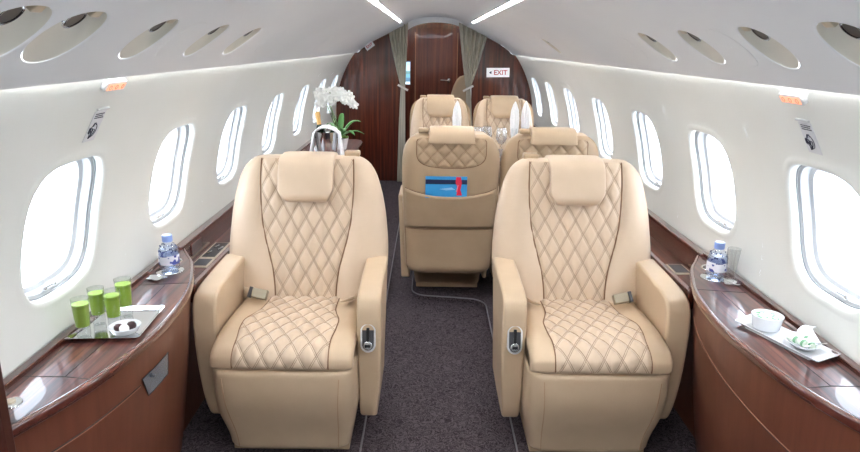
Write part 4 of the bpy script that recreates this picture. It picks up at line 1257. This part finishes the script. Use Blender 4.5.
# ------------------------------------------------------------------ curtains in the doorway
def curtain(top0, top1, tie, bot0, bot1, y, label, sgn):
    t = thing('doorway_curtain', label, 'curtain', (tie[0], y, 0), 0, 'sage curtains in the doorway')
    bm = bmesh.new(); zt0, zt1 = top0[1], top1[1]
    def f(a, v):
        # v 1 top .. 0 bottom ; tie at tie height
        zt = zt0 + (zt1 - zt0) * a
        vt = (tie[1]) / zt
        x_top = top0[0] + (top1[0] - top0[0]) * a
        x_tie = tie[0] + (a - .5) * .04
        x_bot = bot0 + (bot1 - bot0) * a
        z = zt * v
        if v > vt:
            q = (v - vt) / (1 - vt); x = x_tie + (x_top - x_tie) * q ** .85
        else:
            q = 1 - v / vt; x = x_tie + (x_bot - x_tie) * q ** .6
        amp = .006 + .014 * abs(q)
        return Vector((x - tie[0], amp * math.sin(a * 2 * PI * 6 + v), z))
    grid(bm, f, lin(0, 1, 73), lin(.002, 1, 50))
    c = finish(bm, 'curtain_cloth', curtain_m, t, ang=180); so = c.modifiers.new('s', 'SOLIDIFY'); so.thickness = .003
    bm = bmesh.new()
    box(bm, (0, -.034, tie[1]), (.125, .012, .022), Euler((0, sgn * math.radians(-28), 0)))
    finish(bm, 'tieback_strap', mat('white_strap', srgb(226, 220, 214), .5), t, bevel=.002)
curtain((-.50, 1.612), (-.295, 1.735), (-.345, 1.05), -.41, -.32, Y1 - .055, 'narrow sage green curtain tied back at the left of the doorway', -1)
curtain((.25, 1.735), (.555, 1.590), (.365, 1.05), .36, .45, Y1 - .055, 'wide sage green curtain tied back at the right of the doorway', 1)

# ------------------------------------------------------------------ signs and placards
def text_mesh(s, size, m_, name, parent, loc, rot, bold=.0, ext=.0006):
    cu = bpy.data.curves.new('txt', 'FONT'); cu.body = s; cu.size = size; cu.align_x = 'CENTER'; cu.align_y = 'CENTER'; cu.offset = bold; cu.extrude = ext
    o = bpy.data.objects.new('txt', cu); col.objects.link(o)
    dg = bpy.context.evaluated_depsgraph_get(); me = bpy.data.meshes.new_from_object(o.evaluated_get(dg))
    bpy.data.objects.remove(o)
    me.materials.clear(); me.materials.append(m_)
    ob = bpy.data.objects.new(name, me); link(ob, parent); ob.location = loc; ob.rotation_euler = rot
    return ob
t = thing('exit_sign', 'white sign reading EXIT in red on the right bulkhead', 'sign', (.690, Y1 - .012, 1.220), math.radians(2))
t.rotation_euler = (0, math.radians(-1), 0)
bm = bmesh.new(); box(bm, (0, 0, 0), (.25, .016, .098)); finish(bm, 'sign_plate', mat('lit_sign_face', srgb(236, 232, 234), .4, emit=srgb(236, 232, 234), es=.25), t, bevel=.002)
text_mesh('EXIT', .072, red_ink, 'exit_lettering', t, (.026, -.0095, -.002), (PI / 2, 0, 0), bold=.0012)
bm = bmesh.new(); prism(bm, [(-.100, 0), (-.072, .017), (-.072, -.017)], lambda x, z: (x, -.010, z), lambda x, z: (x, -.0085, z)); finish(bm, 'arrow_mark', ink, t, smooth=False)
p0 = cpos(-1, 6.95, CL * .30, -.012)
t = thing('ceiling_sign', 'tiny white sign angled on the left ceiling panel near the curtain', 'sign', (-.69, 7.05, 1.485))
t.rotation_euler = (0, math.radians(-36), math.radians(8))
bm = bmesh.new(); box(bm, (0, 0, 0), (.10, .012, .062)); finish(bm, 'sign_plate', card, t, bevel=.002)
text_mesh('EXIT', .036, red_ink, 'exit_lettering', t, (0, -.007, 0), (PI / 2, 0, 0), bold=.0008)

def on_wall(side, y, z, d=-.004):
    s = R * math.asin((z - ZC) / R); p = wpos(side, y, s, d)
    a = s / R
    # local axes: x along +y*(-side) , y up the wall, z inward normal
    n = Vector((-side * math.cos(a), 0, -math.sin(a)))
    up = Vector((-side * math.sin(a), 0, math.cos(a)))
    xx = up.cross(n)
    return p, Matrix((xx, up, n)).transposed()
for side, nm, y, z, yp, zp_ in ((-1, 'left', 1.722, 1.393, 1.745, 1.280), (1, 'right', 1.707, 1.384, 1.722, 1.277)):
    p, M3 = on_wall(side, y, z, -.005)
    t = thing('cabin_sign_light', 'small amber lit passenger sign high on the %s wall' % nm, 'sign', p, 0, 'amber lit passenger signs')
    t.rotation_euler = M3.to_euler()
    bm = bmesh.new(); loft(bm, [rrect(.058, .016, .015, -.004), rrect(.058, .016, .015, .005), rrect(.055, .013, .012, .008)]); finish(bm, 'sign_housing', frame_m, t, ang=40)
    for k5 in (-1, 0, 1):
        bm = bmesh.new(); loft(bm, [rrect(.0145, .0095, .004, .0075), rrect(.0145, .0095, .004, .0092)]); g = finish(bm, 'lit_symbol', sign_e, t, ang=40); g.location = (k5 * .033, -.001, 0)
        bm = bmesh.new(); lathe(bm, [(.0052, 0), (.0068, 0), (.0068, .0006), (.0052, .0006)], n=16); r_ = finish(bm, 'symbol_ring', mat('amber_line', srgb(214, 110, 90), .5), g); r_.location = (0, 0, .0094)
    p, M3 = on_wall(side, yp, zp_, -.0015)
    t = thing('instruction_placard', 'small printed placard above the nearest %s window' % nm, 'placard', p, 0, 'printed placards on the walls')
    t.rotation_euler = M3.to_euler()
    bm = bmesh.new(); box(bm, (0, 0, 0), (.062, .094, .0015)); finish(bm, 'placard_card', mat('placard_face', srgb(224, 225, 228), .45), t, bevel=.0005)
    bm = bmesh.new(); rnd = random.Random(9)
    for q in range(7):
        pts = [(rnd.uniform(-.018, .018), rnd.uniform(-.032, .014), .0013)]
        for w_ in range(4):
            pts.append((max(-.024, min(.024, pts[-1][0] + rnd.uniform(-.014, .014))), max(-.038, min(.016, pts[-1][1] + rnd.uniform(-.014, .014))), .0013))
        tube(bm, smooth_tab(pts), .0012, 4)
    tube(bm, [(.016 * math.cos(a) - .002, .020 * math.sin(a) - .012, .0013) for a in lin(0, 2 * PI, 24)], .001, 4)
    finish(bm, 'placard_drawing', ink, t)
    bm = bmesh.new()
    for r_, y_ in enumerate((.038, .032, .026)):
        x_ = -.022
        while x_ < .020:
            w_ = rnd.uniform(.003, .008); box(bm, (x_ + w_ / 2, y_, .0011), (w_, .0028, .0006)); x_ += w_ + .002
    finish(bm, 'printed_lines', ink, t, smooth=False)
    bm = bmesh.new(); tube(bm, [(-.030, .054, .003), (.030, .054, .003)], .0035, 8); finish(bm, 'placard_clip', frame_m, t)

# ------------------------------------------------------------------ world, exposure
w = bpy.data.worlds.new('sky'); scn.world = w; w.use_nodes = True
nt = w.node_tree; bg = nt.nodes['Background']
tc = nt.nodes.new('ShaderNodeTexCoord'); sp = nt.nodes.new('ShaderNodeSeparateXYZ'); cr = nt.nodes.new('ShaderNodeValToRGB')
mp = nt.nodes.new('ShaderNodeMapRange'); mp.inputs['From Min'].default_value = -1; mp.inputs['From Max'].default_value = 1
nt.links.new(tc.outputs['Generated'], sp.inputs[0]); nt.links.new(sp.outputs[2], mp.inputs['Value']); nt.links.new(mp.outputs['Result'], cr.inputs['Fac'])
e = cr.color_ramp.elements
e[0].position = .0; e[0].color = (.58, .66, .76, 1); e[1].position = 1; e[1].color = (.86, .95, 1.10, 1)
k = e.new(.46); k.color = (.66, .74, .84, 1); k = e.new(.52); k.color = (.92, .97, 1.07, 1)
nt.links.new(cr.outputs['Color'], bg.inputs['Color']); bg.inputs['Strength'].default_value = 5.2
w.cycles.sampling_method = 'AUTOMATIC'

vs = scn.view_settings
vs.view_transform = 'Standard'; vs.look = 'None'; vs.gamma = 1; vs.use_curve_mapping = False
vs.exposure = 1.0
scn.cycles.use_denoising = True
scn.cycles.max_bounces = 12; scn.cycles.diffuse_bounces = 7; scn.cycles.glossy_bounces = 4; scn.cycles.transparent_max_bounces = 16
